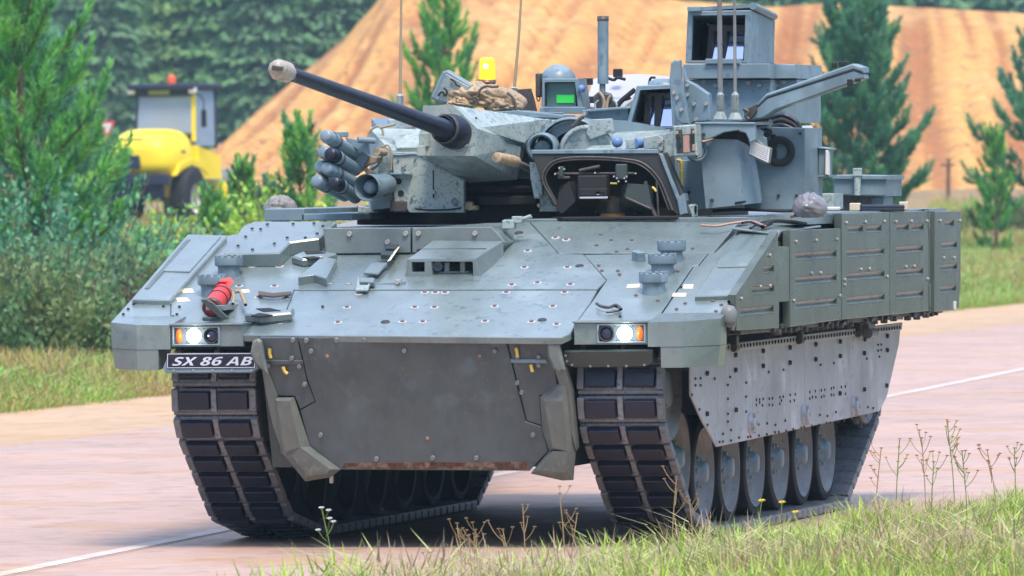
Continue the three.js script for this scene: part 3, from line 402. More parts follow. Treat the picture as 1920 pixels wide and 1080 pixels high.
// toothed filler caps on short necks
for (const q of [[-1.293,1.463,-1.084], [-1.298,1.362,-.744], [1.212,1.357,-.727], [1.191,1.454,-1.053], [1.191,1.524,-1.288]]) {
  const [x, y, z] = q, c = part('filler_neck', [lathe([x, y - .03, z], [x, y + .06, z], [[0, .062], [.7, .062], [1, .066]])], M.turret); const cap = [lathe([x, y + .05, z], [x, y + .105, z], [[0, 0], [0, .074], [.15, .08], [.9, .08], [1, .074], [1, 0]], 24)]; for (let k = 0; k < 12; k++) { const a = k * Math.PI / 6; cap.push(box([x + .07 * Math.cos(a), y + .107, z + .07 * Math.sin(a)], [.02, .012, .02], .003)); } part('filler_cap', cap, M.turret, c); }
bolts('lug', [[.991,1.529,-1.303], [1.017,1.523,-1.283]].map(p => p), GN, .03, .05, M.turret, V);
// bolts on the slope: pale worn rings round small heads
{
  const ring = prep(new THREE.CylinderGeometry(.024, .025, .003, 16).translate(0, .001, 0)), head = prep(new THREE.CylinderGeometry(.011, .013, .010, 6).translate(0, .006, 0)), q = new THREE.Quaternion().setFromUnitVectors(UP, V3(GN).normalize());
  const big = [[-.461,1.288,-.495], [-.075,1.286,-.487], [.037,1.285,-.484], [.373,1.288,-.496], [.701,1.286,-.489], [-.445,1.211,-.237], [-.082,1.212,-.24], [.032,1.211,-.237], [.381,1.212,-.24], [.644,1.208,-.226], [.795,1.194,-.178], [-.776,1.213,-.244], [-.083,1.363,-.746], [-.022,1.362,-.744], [.033,1.362,-.743], [.382,1.36,-.736], [.712,1.358,-.728], [.38,1.491,-1.176], [.625,1.489,-1.17], [.518,1.409,-.9], [.381,1.399,-.866], [.712,1.399,-.868], [-.456,1.36,-.735], [.328,1.579,-1.472], [.503,1.638,-1.669], [.432,1.65,-1.71], [-.614,1.578,-1.468], [-1.18,1.404,-.883], [-.976,1.402,-.878], [-1.201,1.508,-1.234], [-1.04,1.507,-1.23], [-.876,1.214,-.246], [-.85,1.34,-.669], [-1.015,1.344,-.682]];
  const inHull = [];
  for (const p of big) { const b = share('ringed_bolt', ring, M.ringPale, V); b.position.set(...p); b.quaternion.copy(q); const hd = share('bolt_head', head, M.boltRed, b); }
  bolts('plug', [[-.179,1.213,-.241], [.695,1.218,-.261], [.688,1.497,-1.197], [.198,1.678,-1.803]], GN, .026, .006, M.boltDark, V, 16);
  bolts('panel_bolt', [[.928,1.47,-1.1], [.702,1.608,-1.561], [.883,1.635,-1.652], [1.166,1.598,-1.53], [1.266,1.586,-1.489], [.797,1.499,-1.197], [.837,1.471,-1.102], [.952,1.451,-1.033], [1.141,1.435,-.982], [1.272,1.465,-1.082], [1.127,1.341,-.667], [1.27,1.313,-.572], [1.433,1.298,-.522], [1.407,1.269,-.423], [1.498,1.241,-.33], [1.42,1.182,-.132], [1.353,1.22,-.26], [1.58,1.308,-.556], [1.641,1.289,-.491], [1.634,1.256,-.382], [1.666,1.229,-.29], [1.593,1.24,-.328], [.845,1.572,-1.443], [.895,1.586,-1.489], [.766,1.636,-1.655], [.683,1.665,-1.754]], GN, .011, .008, M.boltRed, V);
  bolts('panel_bolt', [[-1.7,1.312,-.569], [-1.707,1.287,-.486], [-1.708,1.26,-.393], [-1.595,1.21,-.226], [-1.635,1.232,-.3], [-1.431,1.201,-.195], [-1.517,1.3,-.528], [-1.519,1.325,-.612], [-1.422,1.297,-.517], [-1.412,1.247,-.351], [-1.4,1.258,-.387], [-1.67,1.326,-.615]], GN, .009, .008, M.boltDark, V);
  bolts('panel_bolt', [[-1.308,1.717,-1.632], [-1.255,1.714,-1.621], [-1.239,1.74,-1.708], [-1.09,1.741,-1.714], [-.97,1.743,-1.72], [-1.306,1.673,-1.486], [-1.057,1.666,-1.46], [-1.103,1.634,-1.354], [-.951,1.665,-1.457], [-1.305,1.624,-1.321], [-1.202,1.603,-1.251], [-.902,1.687,-1.533], [-.904,1.728,-1.669]], GN, .010, .006, M.boltDark, V);
  for (const s of [[[-1.51,1.395,-.843], [-1.439,1.394,-.841], [-1.405,1.372,-.765], [-1.473,1.372,-.767]], [[-1.49,1.347,-.683], [-1.422,1.347,-.682], [-1.388,1.327,-.616], [-1.459,1.325,-.608]], [[1.355,1.398,-.853], [1.409,1.397,-.852], [1.419,1.375,-.777], [1.362,1.376,-.778]], [[1.327,1.354,-.705], [1.402,1.353,-.704], [1.41,1.334,-.639], [1.332,1.335,-.641]], [[1.036,1.4,-.86], [1.103,1.402,-.868], [1.115,1.383,-.803], [1.044,1.38,-.795]], [[-1.152,1.387,-.816], [-1.109,1.389,-.824], [-1.087,1.372,-.768], [-1.128,1.37,-.759]]]) part('paper_label', plate(s, .003, { bevel: 0 }), M.cream);
  for (const s of [[[-1.568,1.234,-.302], [-1.51,1.237,-.31], [-1.447,1.223,-.262], [-1.454,1.204,-.198], [-1.557,1.21,-.219]], [[1.379,1.228,-.281], [1.461,1.241,-.324], [1.486,1.222,-.26], [1.408,1.204,-.199]]]) part('wear_patch', plate(s, .004, { bevel: 0 }), M.white);
  for (const [x, z] of [[-1.62, -.9], [-1.6, -1.25], [1.35, -.8], [-1.2, -.5], [1.12, -.3], [-.6, -.5]]) bolts('panel_bolt', [gz(x, z, .003)], GN, .009, .008, M.boltDark, V);
}
// front corners, built once and mirrored
for (const sx of [1, -1]) {
  const m = (g) => [].concat(g).map(k => both(sx, k));
  part('front_fender', m([solid([[1.335, 1.075, -.02], [1.335, 1.207, -.02], [1.525, 1.075, -.02], [1.525, 1.21, -.02], [1.71, 1.222, -.15], [1.705, 1.08, -.15], [1.70, 1.25, -.34], [1.70, 1.08, -.34], [1.335, 1.25, -.34], [1.335, 1.08, -.34]]), solid([[1.405, .962, -.03], [1.405, 1.074, -.023], [1.525, .962, -.03], [1.525, 1.074, -.023], [1.69, .968, -.16], [1.704, 1.078, -.153], [1.69, .97, -.32], [1.70, 1.078, -.33], [1.405, .97, -.14], [1.405, 1.074, -.3]])]), M.paint);
  const lb = part('light_housing', m([plate([[.925, 1.088, -.03], [1.333, 1.088, -.03], [1.333, 1.206, -.03], [.925, 1.206, -.03]], .32, { holes: [[[1.06, 1.1, -.03], [1.32, 1.1, -.03], [1.32, 1.196, -.03], [1.06, 1.196, -.03]]] }), box([1.13, 1.211, -.16], [.42, .012, .30])]), M.paint);
  part('lamp_panel', m(plate([[1.062, 1.102, -.04], [1.318, 1.102, -.04], [1.318, 1.194, -.04], [1.062, 1.194, -.04]], .05)), M.turret, lb);
  part('lamp_frame', m(plate([[1.052, 1.094, -.018], [1.326, 1.094, -.018], [1.326, 1.202, -.018], [1.052, 1.202, -.018]], .02, { holes: [[[1.066, 1.105, -.018], [1.314, 1.105, -.018], [1.314, 1.191, -.018], [1.066, 1.191, -.018]]] })), M.turret, lb);
  part('indicator', m(lathe([1.289, 1.147, -.041], [1.289, 1.147, -.02], [[0, .016], [.6, .016], [1, .006], [1, 0]]).applyMatrix4(new THREE.Matrix4().makeTranslation(1.289, 1.147, 0).multiply(new THREE.Matrix4().makeScale(1, 2.5, 1)).multiply(new THREE.Matrix4().makeTranslation(-1.289, -1.147, 0)))), M.amber, lb);
  part('headlight', m(lathe([1.205, 1.147, -.042], [1.205, 1.147, -.012], [[0, .043], [.4, .043], [.75, .034], [1, .015], [1, 0]])), M.lamp, lb);
  const L = new THREE.PointLight(0xfffaf0, .03, 0, 2); L.position.set(sx * 1.205, 1.147, .03); L.castShadow = true; L.name = numbered('headlight_glow'); lb.add(L);
  part('spare_lamp', m([lathe([1.104, 1.147, -.042], [1.104, 1.147, -.016], [[0, .044], [.8, .044], [1, .04], [.7, .034]])]), M.dark, lb); part('lens', m(lathe([1.104, 1.147, -.036], [1.104, 1.147, -.022], [[0, .034], [.5, .026], [1, 0]])), M.paneDark, lb);
  bolts('frame_screw', [[1.07, 1.187], [1.15, 1.187], [1.16, 1.108], [1.07, 1.108], [1.25, 1.187], [1.31, 1.187], [1.31, 1.108], [1.25, 1.108]].map(([x, y]) => [sx * x, y, -.04]), [0, 0, 1], .004, .006, M.boltDark, lb, 6);
}
{ // flap on the left front of the vehicle, number plate on the other side
  const f = part('mud_flap', [plate([[.865, 1.05, -.10], [1.36, 1.055, -.10], [1.35, .99, -.04], [1.31, .965, -.03], [.90, .962, -.03], [.86, .98, -.04]].map(([x, y, z]) => [x, y, -.10 + (y - .96) * .7]), .02)], M.olive); bolts('flap_bolt', [[.90, .98], [1.0, .972], [1.1, .972], [1.2, .972], [1.3, .978], [.872, 1.03], [.875, 1.0]].map(([x, y]) => [x, y, -.10 + (y - .96) * .7]), [0, -.4, .9], .008, .006, M.bolt, f);
  const n = grp('number_plate', V); part('plate_holder', [plate([[-1.355, .948, .005], [-.87, .948, .005], [-.835, .972, .005], [-.84, 1.055, -.005], [-1.34, 1.055, -.005], [-1.372, .975, .005]], .05)], M.turret, n);
  const W = 1024, Hh = 192, cv = document.createElement('canvas'); cv.width = W; cv.height = Hh; const c = cv.getContext('2d'); c.fillStyle = '#0c0e1a'; c.fillRect(0, 0, W, Hh); c.strokeStyle = '#c9ccd8'; c.lineWidth = 7; c.strokeRect(8, 8, W - 16, Hh - 16); c.fillStyle = '#b4b8c6'; c.font = 'italic bold 150px sans-serif'; c.textBaseline = 'middle'; const tw = c.measureText('SX 86 AB').width, kx = 930 / tw; c.setTransform(kx, 0, -.06, 1, 56, 0); c.fillText('SX 86 AB', 0, Hh / 2 + 8);
  const t = new THREE.CanvasTexture(cv); t.colorSpace = THREE.SRGBColorSpace; const g = new THREE.PlaneGeometry(.50, .082); g.rotateX(-.08); g.translate(-1.098, 1.013, .006); mesh('plate_face', g, std([1, 1, 1], .5, { map: t }), n, true);
  bolts('plate_screw', [-1.31, -1.2, -1.09, -.98, -.87].map(x => [x, .961, .005]), [0, 0, 1], .006, .005, M.bolt, n);
}
// front armour, lower plate in three pieces with the corner wedges
{
  const E = (p) => p;
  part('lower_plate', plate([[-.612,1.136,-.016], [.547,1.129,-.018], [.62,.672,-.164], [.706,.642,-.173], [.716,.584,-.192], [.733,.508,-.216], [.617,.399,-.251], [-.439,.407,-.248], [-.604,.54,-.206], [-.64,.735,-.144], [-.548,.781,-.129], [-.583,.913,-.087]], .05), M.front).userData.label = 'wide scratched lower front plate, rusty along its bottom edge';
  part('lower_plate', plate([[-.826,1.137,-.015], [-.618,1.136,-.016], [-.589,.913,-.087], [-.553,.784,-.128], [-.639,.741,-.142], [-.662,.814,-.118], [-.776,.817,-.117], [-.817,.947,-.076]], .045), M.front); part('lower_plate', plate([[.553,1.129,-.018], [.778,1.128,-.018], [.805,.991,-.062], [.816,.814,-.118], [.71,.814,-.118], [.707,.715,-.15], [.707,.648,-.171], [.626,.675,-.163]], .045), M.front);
  part('corner_wedge', [solid([[-.78,.809,-.12], [-.665,.808,-.12], [-.601,.537,-.207], [-.743,.476,-.226], [-.77,.505,-.217]], [[-.753,.79,-.076], [-.681,.789,-.076], [-.645,.536,-.157], [-.726,.513,-.164]], [[-.835,.803,-.322], [-.656,.53,-.409], [-.825,.498,-.419]]), solid([[-.601,.537,-.207], [-.439,.41,-.247], [-.504,.366,-.261], [-.648,.343,-.269], [-.695,.44,-.238], [-.765,.502,-.218]], [[-.645,.536,-.157], [-.489,.412,-.196], [-.509,.389,-.204], [-.619,.377,-.208], [-.685,.472,-.178]], [[-.656,.53,-.409], [-.702,.335,-.471], [-.82,.495,-.42], [-.557,.358,-.464]])], M.bracket);
  part('corner_wedge', [solid([[.712,.806,-.121], [.821,.805,-.121], [.876,.918,-.085], [.872,.601,-.186], [.884,.501,-.218], [.736,.508,-.216], [.708,.628,-.178]], [[.745,.784,-.078], [.846,.783,-.078], [.853,.585,-.141], [.852,.509,-.166], [.771,.527,-.16]], [[.667,.8,-.323], [.825,.594,-.389], [.688,.5,-.418]]), solid([[.736,.508,-.216], [.884,.501,-.218], [.859,.349,-.267], [.797,.346,-.268], [.625,.388,-.254]], [[.769,.509,-.166], [.852,.509,-.166], [.83,.392,-.203], [.683,.404,-.199]], [[.688,.5,-.418], [.809,.341,-.469], [.576,.377,-.458]])], M.bracket);
  part('towing_lug', [plate([[-.874,1.054,.02], [-.861,1.118,.02], [-.831,1.135,.02], [-.81,1.118,.02], [-.796,1.025,.02], [-.779,.943,.02], [-.809,.961,.02], [-.851,.996,.02]], .05, { bevel: .012 }), plate([[-.828,.971,-.048], [-.794,.941,-.058], [-.758,.818,-.097], [-.758,.512,-.195], [-.796,.648,-.151], [-.818,.824,-.095]], .08)], M.bracket); part('towing_lug', [plate([[.781,1.126,.02], [.847,1.131,.02], [.866,1.028,.02], [.883,.953,.02], [.847,.936,.02], [.818,.959,.02], [.789,1.028,.02]], .05, { bevel: .012 }), plate([[.807,.963,-.051], [.865,.951,-.055], [.889,.817,-.097], [.893,.508,-.196], [.863,.642,-.153], [.837,.832,-.093]], .08)], M.bracket);
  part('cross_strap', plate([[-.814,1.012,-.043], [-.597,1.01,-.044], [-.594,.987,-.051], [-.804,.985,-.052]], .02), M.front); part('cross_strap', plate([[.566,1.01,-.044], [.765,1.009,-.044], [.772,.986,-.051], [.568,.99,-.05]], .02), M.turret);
  for (const q of [[[-.772,1.076,-.015], [-.775,1.05,-.023], [-.771,1.026,-.031]], [[-.707,.976,-.047], [-.7,.953,-.054], [-.686,.938,-.059]], [[.607,1.074,-.015], [.61,1.048,-.024], [.611,1.025,-.031]], [[.681,.981,-.045], [.683,.961,-.052], [.687,.943,-.057]]]) part('retaining_pin', tube(q, .010, 6), M.yellow);
  bolts('armour_bolt', [[-.544,1.063,-.037], [-.565,1.121,-.018], [-.64,1.124,-.017], [-.394,1.123,-.018], [-.239,1.122,-.018], [-.02,1.063,-.037], [.232,1.119,-.019], [.485,1.06,-.038], [.491,1.121,-.018], [.559,1.118,-.019], [.607,1.024,-.049], [.726,1.027,-.048], [-.656,1.025,-.049], [.595,.885,-.094], [.614,.832,-.111], [.656,.599,-.185], [-.534,.602,-.184], [-.598,.881,-.095], [.084,.474,-.225], [.329,.473,-.225], [-.232,.469,-.226], [.722,.98,-.063], [-.792,.985,-.062], [-.618,.981,-.063]], [0, -.3, 1], .014, .016, M.wheel, V, 8);
  bolts('rust_spot', [[-.457,1.033,-.048], [.063,.58,-.192], [.396,1.031,-.048]], [0, -.3, 1], .010, .006, std([.42, .2, .12], .8), V, 8);
  // rust and bare metal along the lower lip
  part('worn_lip', plate([[-.414,.446,-.233], [.604,.449,-.232], [.618,.405,-.246], [-.435,.413,-.243]], .004, { bevel: 0 }), std([1, 1, 1], .9, { map: tex(512, (u, v) => { const a = fbm(u, v, 12, 301, 5), b = fbm(u, v, 40, 302, 3), k = .75 + .5 * (b - .5); const q = sm(.4, .6, a); return [(.60 - .16 * q) * k, (.50 - .2 * q) * k, (.42 - .2 * q) * k]; }, .6) }));
  part('drain_plug', cyl([-.522,.383,-.356], [-.527,.333,-.372], .012), M.bolt);
}
// running gear: belts of links round wheels, built once per side
{
  const circ = [[-.53, .83, .31], [-1.08, .435, .315], [-1.66, .335, .315], [-5.15, .335, .315], [-6.05, .74, .30]], pts = [];
  for (const [z, y, r] of circ) for (let k = 0; k < 72; k++) { const a = k * Math.PI / 36; pts.push([z + r * Math.cos(a), y + r * Math.sin(a)]); }
  pts.sort((a, b) => a[0] - b[0] || a[1] - b[1]); const cr = (o, a, b) => (a[0] - o[0]) * (b[1] - o[1]) - (a[1] - o[1]) * (b[0] - o[0]), half = P => { const h = []; for (const p of P) { while (h.length > 1 && cr(h[h.length - 2], h[h.length - 1], p) <= 0) h.pop(); h.push(p); } h.pop(); return h; };
  const hull = half(pts).concat(half(pts.slice().reverse())); const len = hull.map((p, i) => { const q = hull[(i + 1) % hull.length]; return Math.hypot(q[0] - p[0], q[1] - p[1]); }), tot = len.reduce((a, b) => a + b), N = Math.round(tot / .153);
  const at2 = d => { d = ((d % tot) + tot) % tot; let i = 0; while (d > len[i]) d -= len[i++]; const p = hull[i], q = hull[(i + 1) % hull.length], k = d / len[i]; return [p[0] + (q[0] - p[0]) * k, p[1] + (q[1] - p[1]) * k]; };
  const link = boxUV(join([box([0, 0, 0], [.47, .03, .128], .006), box([-.22, .016, .0], [.042, .046, .124], .008), box([.22, .016, 0], [.042, .046, .124], .008), box([0, .016, 0], [.034, .046, .130], .006), solid([[-.02, -.01, -.04], [.02, -.01, -.04], [-.02, -.01, .04], [.02, -.01, .04], [0, -.085, .015], [0, -.085, -.015]]), cyl([-.235, 0, .07], [.235, 0, .07], .016, .016, 8)]));
  const padG = [-1, 1].map(q => boxUV(join(box([q * .109, .032, 0], [.172, .044, .100], .008)))), topPads = [];
  const prof = (g) => g; // wheel facing +x, centred on its axle
  const A = [0, 0, 0], tyreG = [-.29, -.12].map(x => boxUV(join(lathe([x, 0, 0], [x + .12, 0, 0], [[0, .25], [0, .29], [.1, .30], [.9, .30], [1, .29], [1, .25]], 36))));
  const discG = boxUV(join([lathe([-.12, 0, 0], [.004, 0, 0], [[0, .02], [.1, .2], [.3, .252], [1, .256], [1, .243], [.72, .236], [.55, .20], [.45, .12], [.5, .06]], 40)])), innerG = boxUV(join(lathe([-.29, 0, 0], [-.17, 0, 0], [[0, .256], [1, .256], [.8, .24], [.4, .1], [.4, 0]], 32)));
  const hb = [lathe([-.07, 0, 0], [.02, 0, 0], [[0, .095], [.35, .095], [.5, .075], [.75, .062], [1, .05], [1, 0]], 20)]; for (let k = 0; k < 6; k++) { const a = k * 1.047; hb.push(cyl([-.05, .078 * Math.cos(a), .078 * Math.sin(a)], [-.018, .078 * Math.cos(a), .078 * Math.sin(a)], .016, .014, 8)); } const hubG = boxUV(join(hb));
  const sprG = (() => { const g = [lathe([-.42, 0, 0], [-.34, 0, 0], [[0, .1], [0, .275], [1, .275], [1, .1]], 30), lathe([-.09, 0, 0], [0, 0, 0], [[0, .05], [0, .275], [.8, .285], [1, .27], [.6, .24], [.4, .12], [.9, .09], [1, 0]], 36), cyl([-.42, 0, 0], [-.02, 0, 0], .1)]; for (let k = 0; k < 14; k++) { const a = k * Math.PI / 7; for (const x of [-.38, -.05]) g.push(box([x, .285 * Math.cos(a), .285 * Math.sin(a)], [.03, .04, .04], .008)); } return boxUV(join(g)); })();
  for (const sx of [1, -1]) {
    const tr = grp('track', V); tr.userData.label = sx > 0 ? 'moving track under the lamp with the dark flap' : 'moving track below the number plate';
    for (let i = 0; i < N; i++) {
      const d = i * tot / N + (sx > 0 ? .03 : .08), p = at2(d), a = at2(d - .04), b = at2(d + .04), g = new THREE.Group(), ang = Math.atan2(b[1] - a[1], b[0] - a[0]);
      for (const [nm, ge, mt] of [['track_link', link, M.steel], ['track_pad', padG[0], M.rubber], ['track_pad', padG[1], M.rubber]]) { const m = share(nm, ge, mt, tr); m.position.set(sx * 1.14, p[1], p[0]); m.rotation.x = -ang + Math.PI; if (nm === 'track_pad' && p[1] > .95 && p[0] < -.6) { m.updateMatrix(); topPads.push(ge.clone().applyMatrix4(m.matrix)); tr.remove(m); } }
    }
    { const m = share('track_pads', join(topPads.splice(0)), M.rubber, tr); m.userData.kind = 'stuff'; }
    for (let i = 0; i < 7; i++) { const w = grp('road_wheel', V); for (const tg of tyreG) share('tyre', tg, M.tyre, w); share('inner_disc', innerG, M.dark, w); share('wheel_disc', discG, M.wheel, w); share('hub', hubG, M.turret, w); w.position.set(sx * 1.27, i ? .335 : .44, i ? -1.70 - .69 * (i - 1) : -1.08); if (sx < 0) w.rotation.y = Math.PI; w.rotation.x = (sx > 0 ? 1 : -1) * i * .4; }  // inner discs near black: the shade under the belly is put into their colour
    for (const [z, y, n] of [[-.53, .83, 'drive_sprocket'], [-6.05, .74, 'idler_wheel']]) { const s = share(n, sprG, M.wheel, V); s.position.set(sx * 1.35, y, z); if (sx < 0) s.rotation.y = Math.PI; }
    for (const z of [-2.1, -3.4, -4.7]) { const s = share('return_roller', boxUV(lathe([-.3, 0, 0], [0, 0, 0], [[0, 0], [0, .11], [1, .11], [1, 0]], 18)), M.wheel, V); s.position.set(sx * 1.27, 1.0, z); if (sx < 0) s.rotation.y = Math.PI; }
    // skirt
    const X = sx * 1.46, P = q => q.map(([z, y]) => [X, y, z]), ref = new THREE.Vector3(sx, 0, 0), sk = grp('side_skirt', V);
    for (const q of [[[-.52, 1.05], [-.52, .80], [-.80, .655], [-.80, 1.05]], [[-.805, 1.05], [-.805, .652], [-1.18, .494], [-2.13, .504], [-2.13, 1.055]], [[-2.135, 1.055], [-2.135, .504], [-3.6, .520], [-3.6, 1.06]], [[-3.605, 1.06], [-3.605, .52], [-4.95, .534], [-4.95, 1.063]], [[-4.955, 1.063], [-4.955, .534], [-5.86, .545], [-6.1, .63], [-6.5, .94], [-6.56, 1.066]]]) part('skirt_plate', plate(P(q), .012, { ref, bevel: .003 }), M.skirt, sk);
    part('skirt_rail', plate(P([[-.9, 1.056], [-.9, 1.012], [-6.52, 1.022], [-6.55, 1.068]]).map(p => [p[0] + sx * .014, p[1], p[2]]), .014, { ref }), M.skirt, sk);
    if (sx < 0) continue;
    const bx = [1, 0, 0], o = [[1.461,.908,-.912], [1.461,.906,-1.658], [1.461,.99,-1.663], [1.461,.994,-2.41], [1.461,.995,-3.161], [1.461,.996,-3.904], [1.461,.995,-4.629], [1.461,.991,-5.383], [1.461,.909,-2.405], [1.461,.908,-3.157], [1.461,.908,-3.899], [1.461,.909,-4.625], [1.461,.908,-5.364], [1.461,.909,-6.084], [1.461,.995,-6.088], [1.461,.684,-1.659], [1.461,.686,-.901], [1.461,.691,-5.353], [1.461,.689,-4.606], [1.461,.694,-6.051]];
    bolts('skirt_slot', o, bx, .015, .016, M.boltDark, sk, 4);
    bolts('skirt_bolt', [[1.461,.751,-1.462], [1.461,.668,-1.458], [1.461,.625,-1.455], [1.461,.749,-1.949], [1.461,.665,-1.945], [1.461,.562,-1.323], [1.461,.576,-1.535], [1.461,.526,-1.746], [1.461,.52,-1.228], [1.461,.519,-1.321], [1.461,.518,-1.533], [1.461,.521,-1.985], [1.461,.521,-2.058], [1.461,.519,-2.288], [1.461,.519,-2.502], [1.461,.523,-2.73], [1.461,.52,-2.836], [1.461,.52,-3.042], [1.461,.522,-3.244], [1.461,.523,-3.473], [1.461,.523,-3.563], [1.461,.523,-3.789], [1.461,.522,-4.003], [1.461,.526,-4.213], [1.461,.525,-4.319], [1.461,.526,-4.518], [1.461,.527,-4.732], [1.461,.527,-4.968], [1.461,.529,-5.207], [1.461,.529,-5.413], [1.461,.531,-5.656], [1.461,.801,-.53], [1.461,.886,-.625], [1.461,.885,-.756], [1.461,.85,-.623], [1.461,.846,-.754], [1.461,.716,-.719], [1.461,.625,-.921], [1.461,.873,-1.118], [1.461,.828,-1.466], [1.461,.87,-1.527], [1.461,.827,-1.953], [1.461,.87,-2.575], [1.461,.872,-2.985], [1.461,.872,-4.054], [1.461,.872,-4.449], [1.461,.875,-5.849], [1.461,.873,-5.452], [1.461,.947,-5.811], [1.461,.947,-5.909], [1.461,.913,-5.809], [1.461,.914,-5.908], [1.461,.582,-2.279], [1.461,.58,-2.517], [1.461,.564,-2.745], [1.461,.58,-3.02], [1.461,.58,-4.019], [1.461,.567,-4.242], [1.461,.582,-4.494], [1.461,.581,-5.471], [1.461,.569,-5.637]], bx, .009, .008, M.steelDark, sk, 6);
    bolts('perforation', [[1.461,.721,-2.236], [1.461,.722,-2.322], [1.461,.722,-2.419], [1.461,.694,-2.235], [1.461,.686,-2.399], [1.461,.704,-2.321], [1.461,.718,-2.585], [1.461,.718,-2.677], [1.461,.683,-2.583], [1.461,.68,-2.676], [1.461,.718,-2.883], [1.461,.718,-2.976], [1.461,.698,-2.925], [1.461,.68,-2.881], [1.461,.722,-3.178], [1.461,.722,-3.317], [1.461,.684,-3.176], [1.461,.687,-3.29], [1.461,.722,-3.74], [1.461,.723,-3.895], [1.461,.684,-3.738], [1.461,.69,-3.816], [1.461,.687,-3.913], [1.461,.722,-4.078], [1.461,.723,-4.176], [1.461,.683,-4.076], [1.461,.687,-4.155], [1.461,.725,-4.374], [1.461,.727,-4.447], [1.461,.687,-4.372], [1.461,.685,-4.445], [1.461,.724,-4.674], [1.461,.724,-4.795], [1.461,.692,-4.639], [1.461,.681,-4.793]], bx, .010, .004, M.dark, sk, 6);
    const studs = []; for (let z = -1.0; z > -6.5; z -= .085) studs.push([1.475, 1.037 - (z + .9) * .0005, z]); bolts('rail_stud', studs, bx, .012, .006, M.dark, sk, 4);
    for (const c of [[1.461,.597,-2.061], [1.461,.595,-3.554], [1.461,.601,-5.027]]) { const g = [lathe(c, [c[0] + .03, c[1], c[2]], [[0, .06], [.5, .055], [.6, .03], [1, .03], [1, 0]], 20)]; for (let k = 0; k < 4; k++) g.push(cyl([c[0], c[1] + .045 * Math.cos(k * 1.57), c[2] + .045 * Math.sin(k * 1.57)], [c[0] + .035, c[1] + .045 * Math.cos(k * 1.57), c[2] + .045 * Math.sin(k * 1.57)], .014, .012, 8)); part('round_boss', g, M.skirt, sk); }
    for (const z of [-1.55, -3.35, -5.1]) part('skirt_hinge', [box([1.48, 1.06, z], [.05, .08, .06]), cyl([1.49, 1.03, z - .03], [1.49, 1.03, z + .05], .02)], M.steelDark, sk);
    part('skirt_hinge', [box([1.50, 1.06, -5.25], [.07, .10, .16]), cyl([1.53, 1.03, -5.35], [1.53, 1.03, -5.15], .03)], M.steel, sk);
  }
}
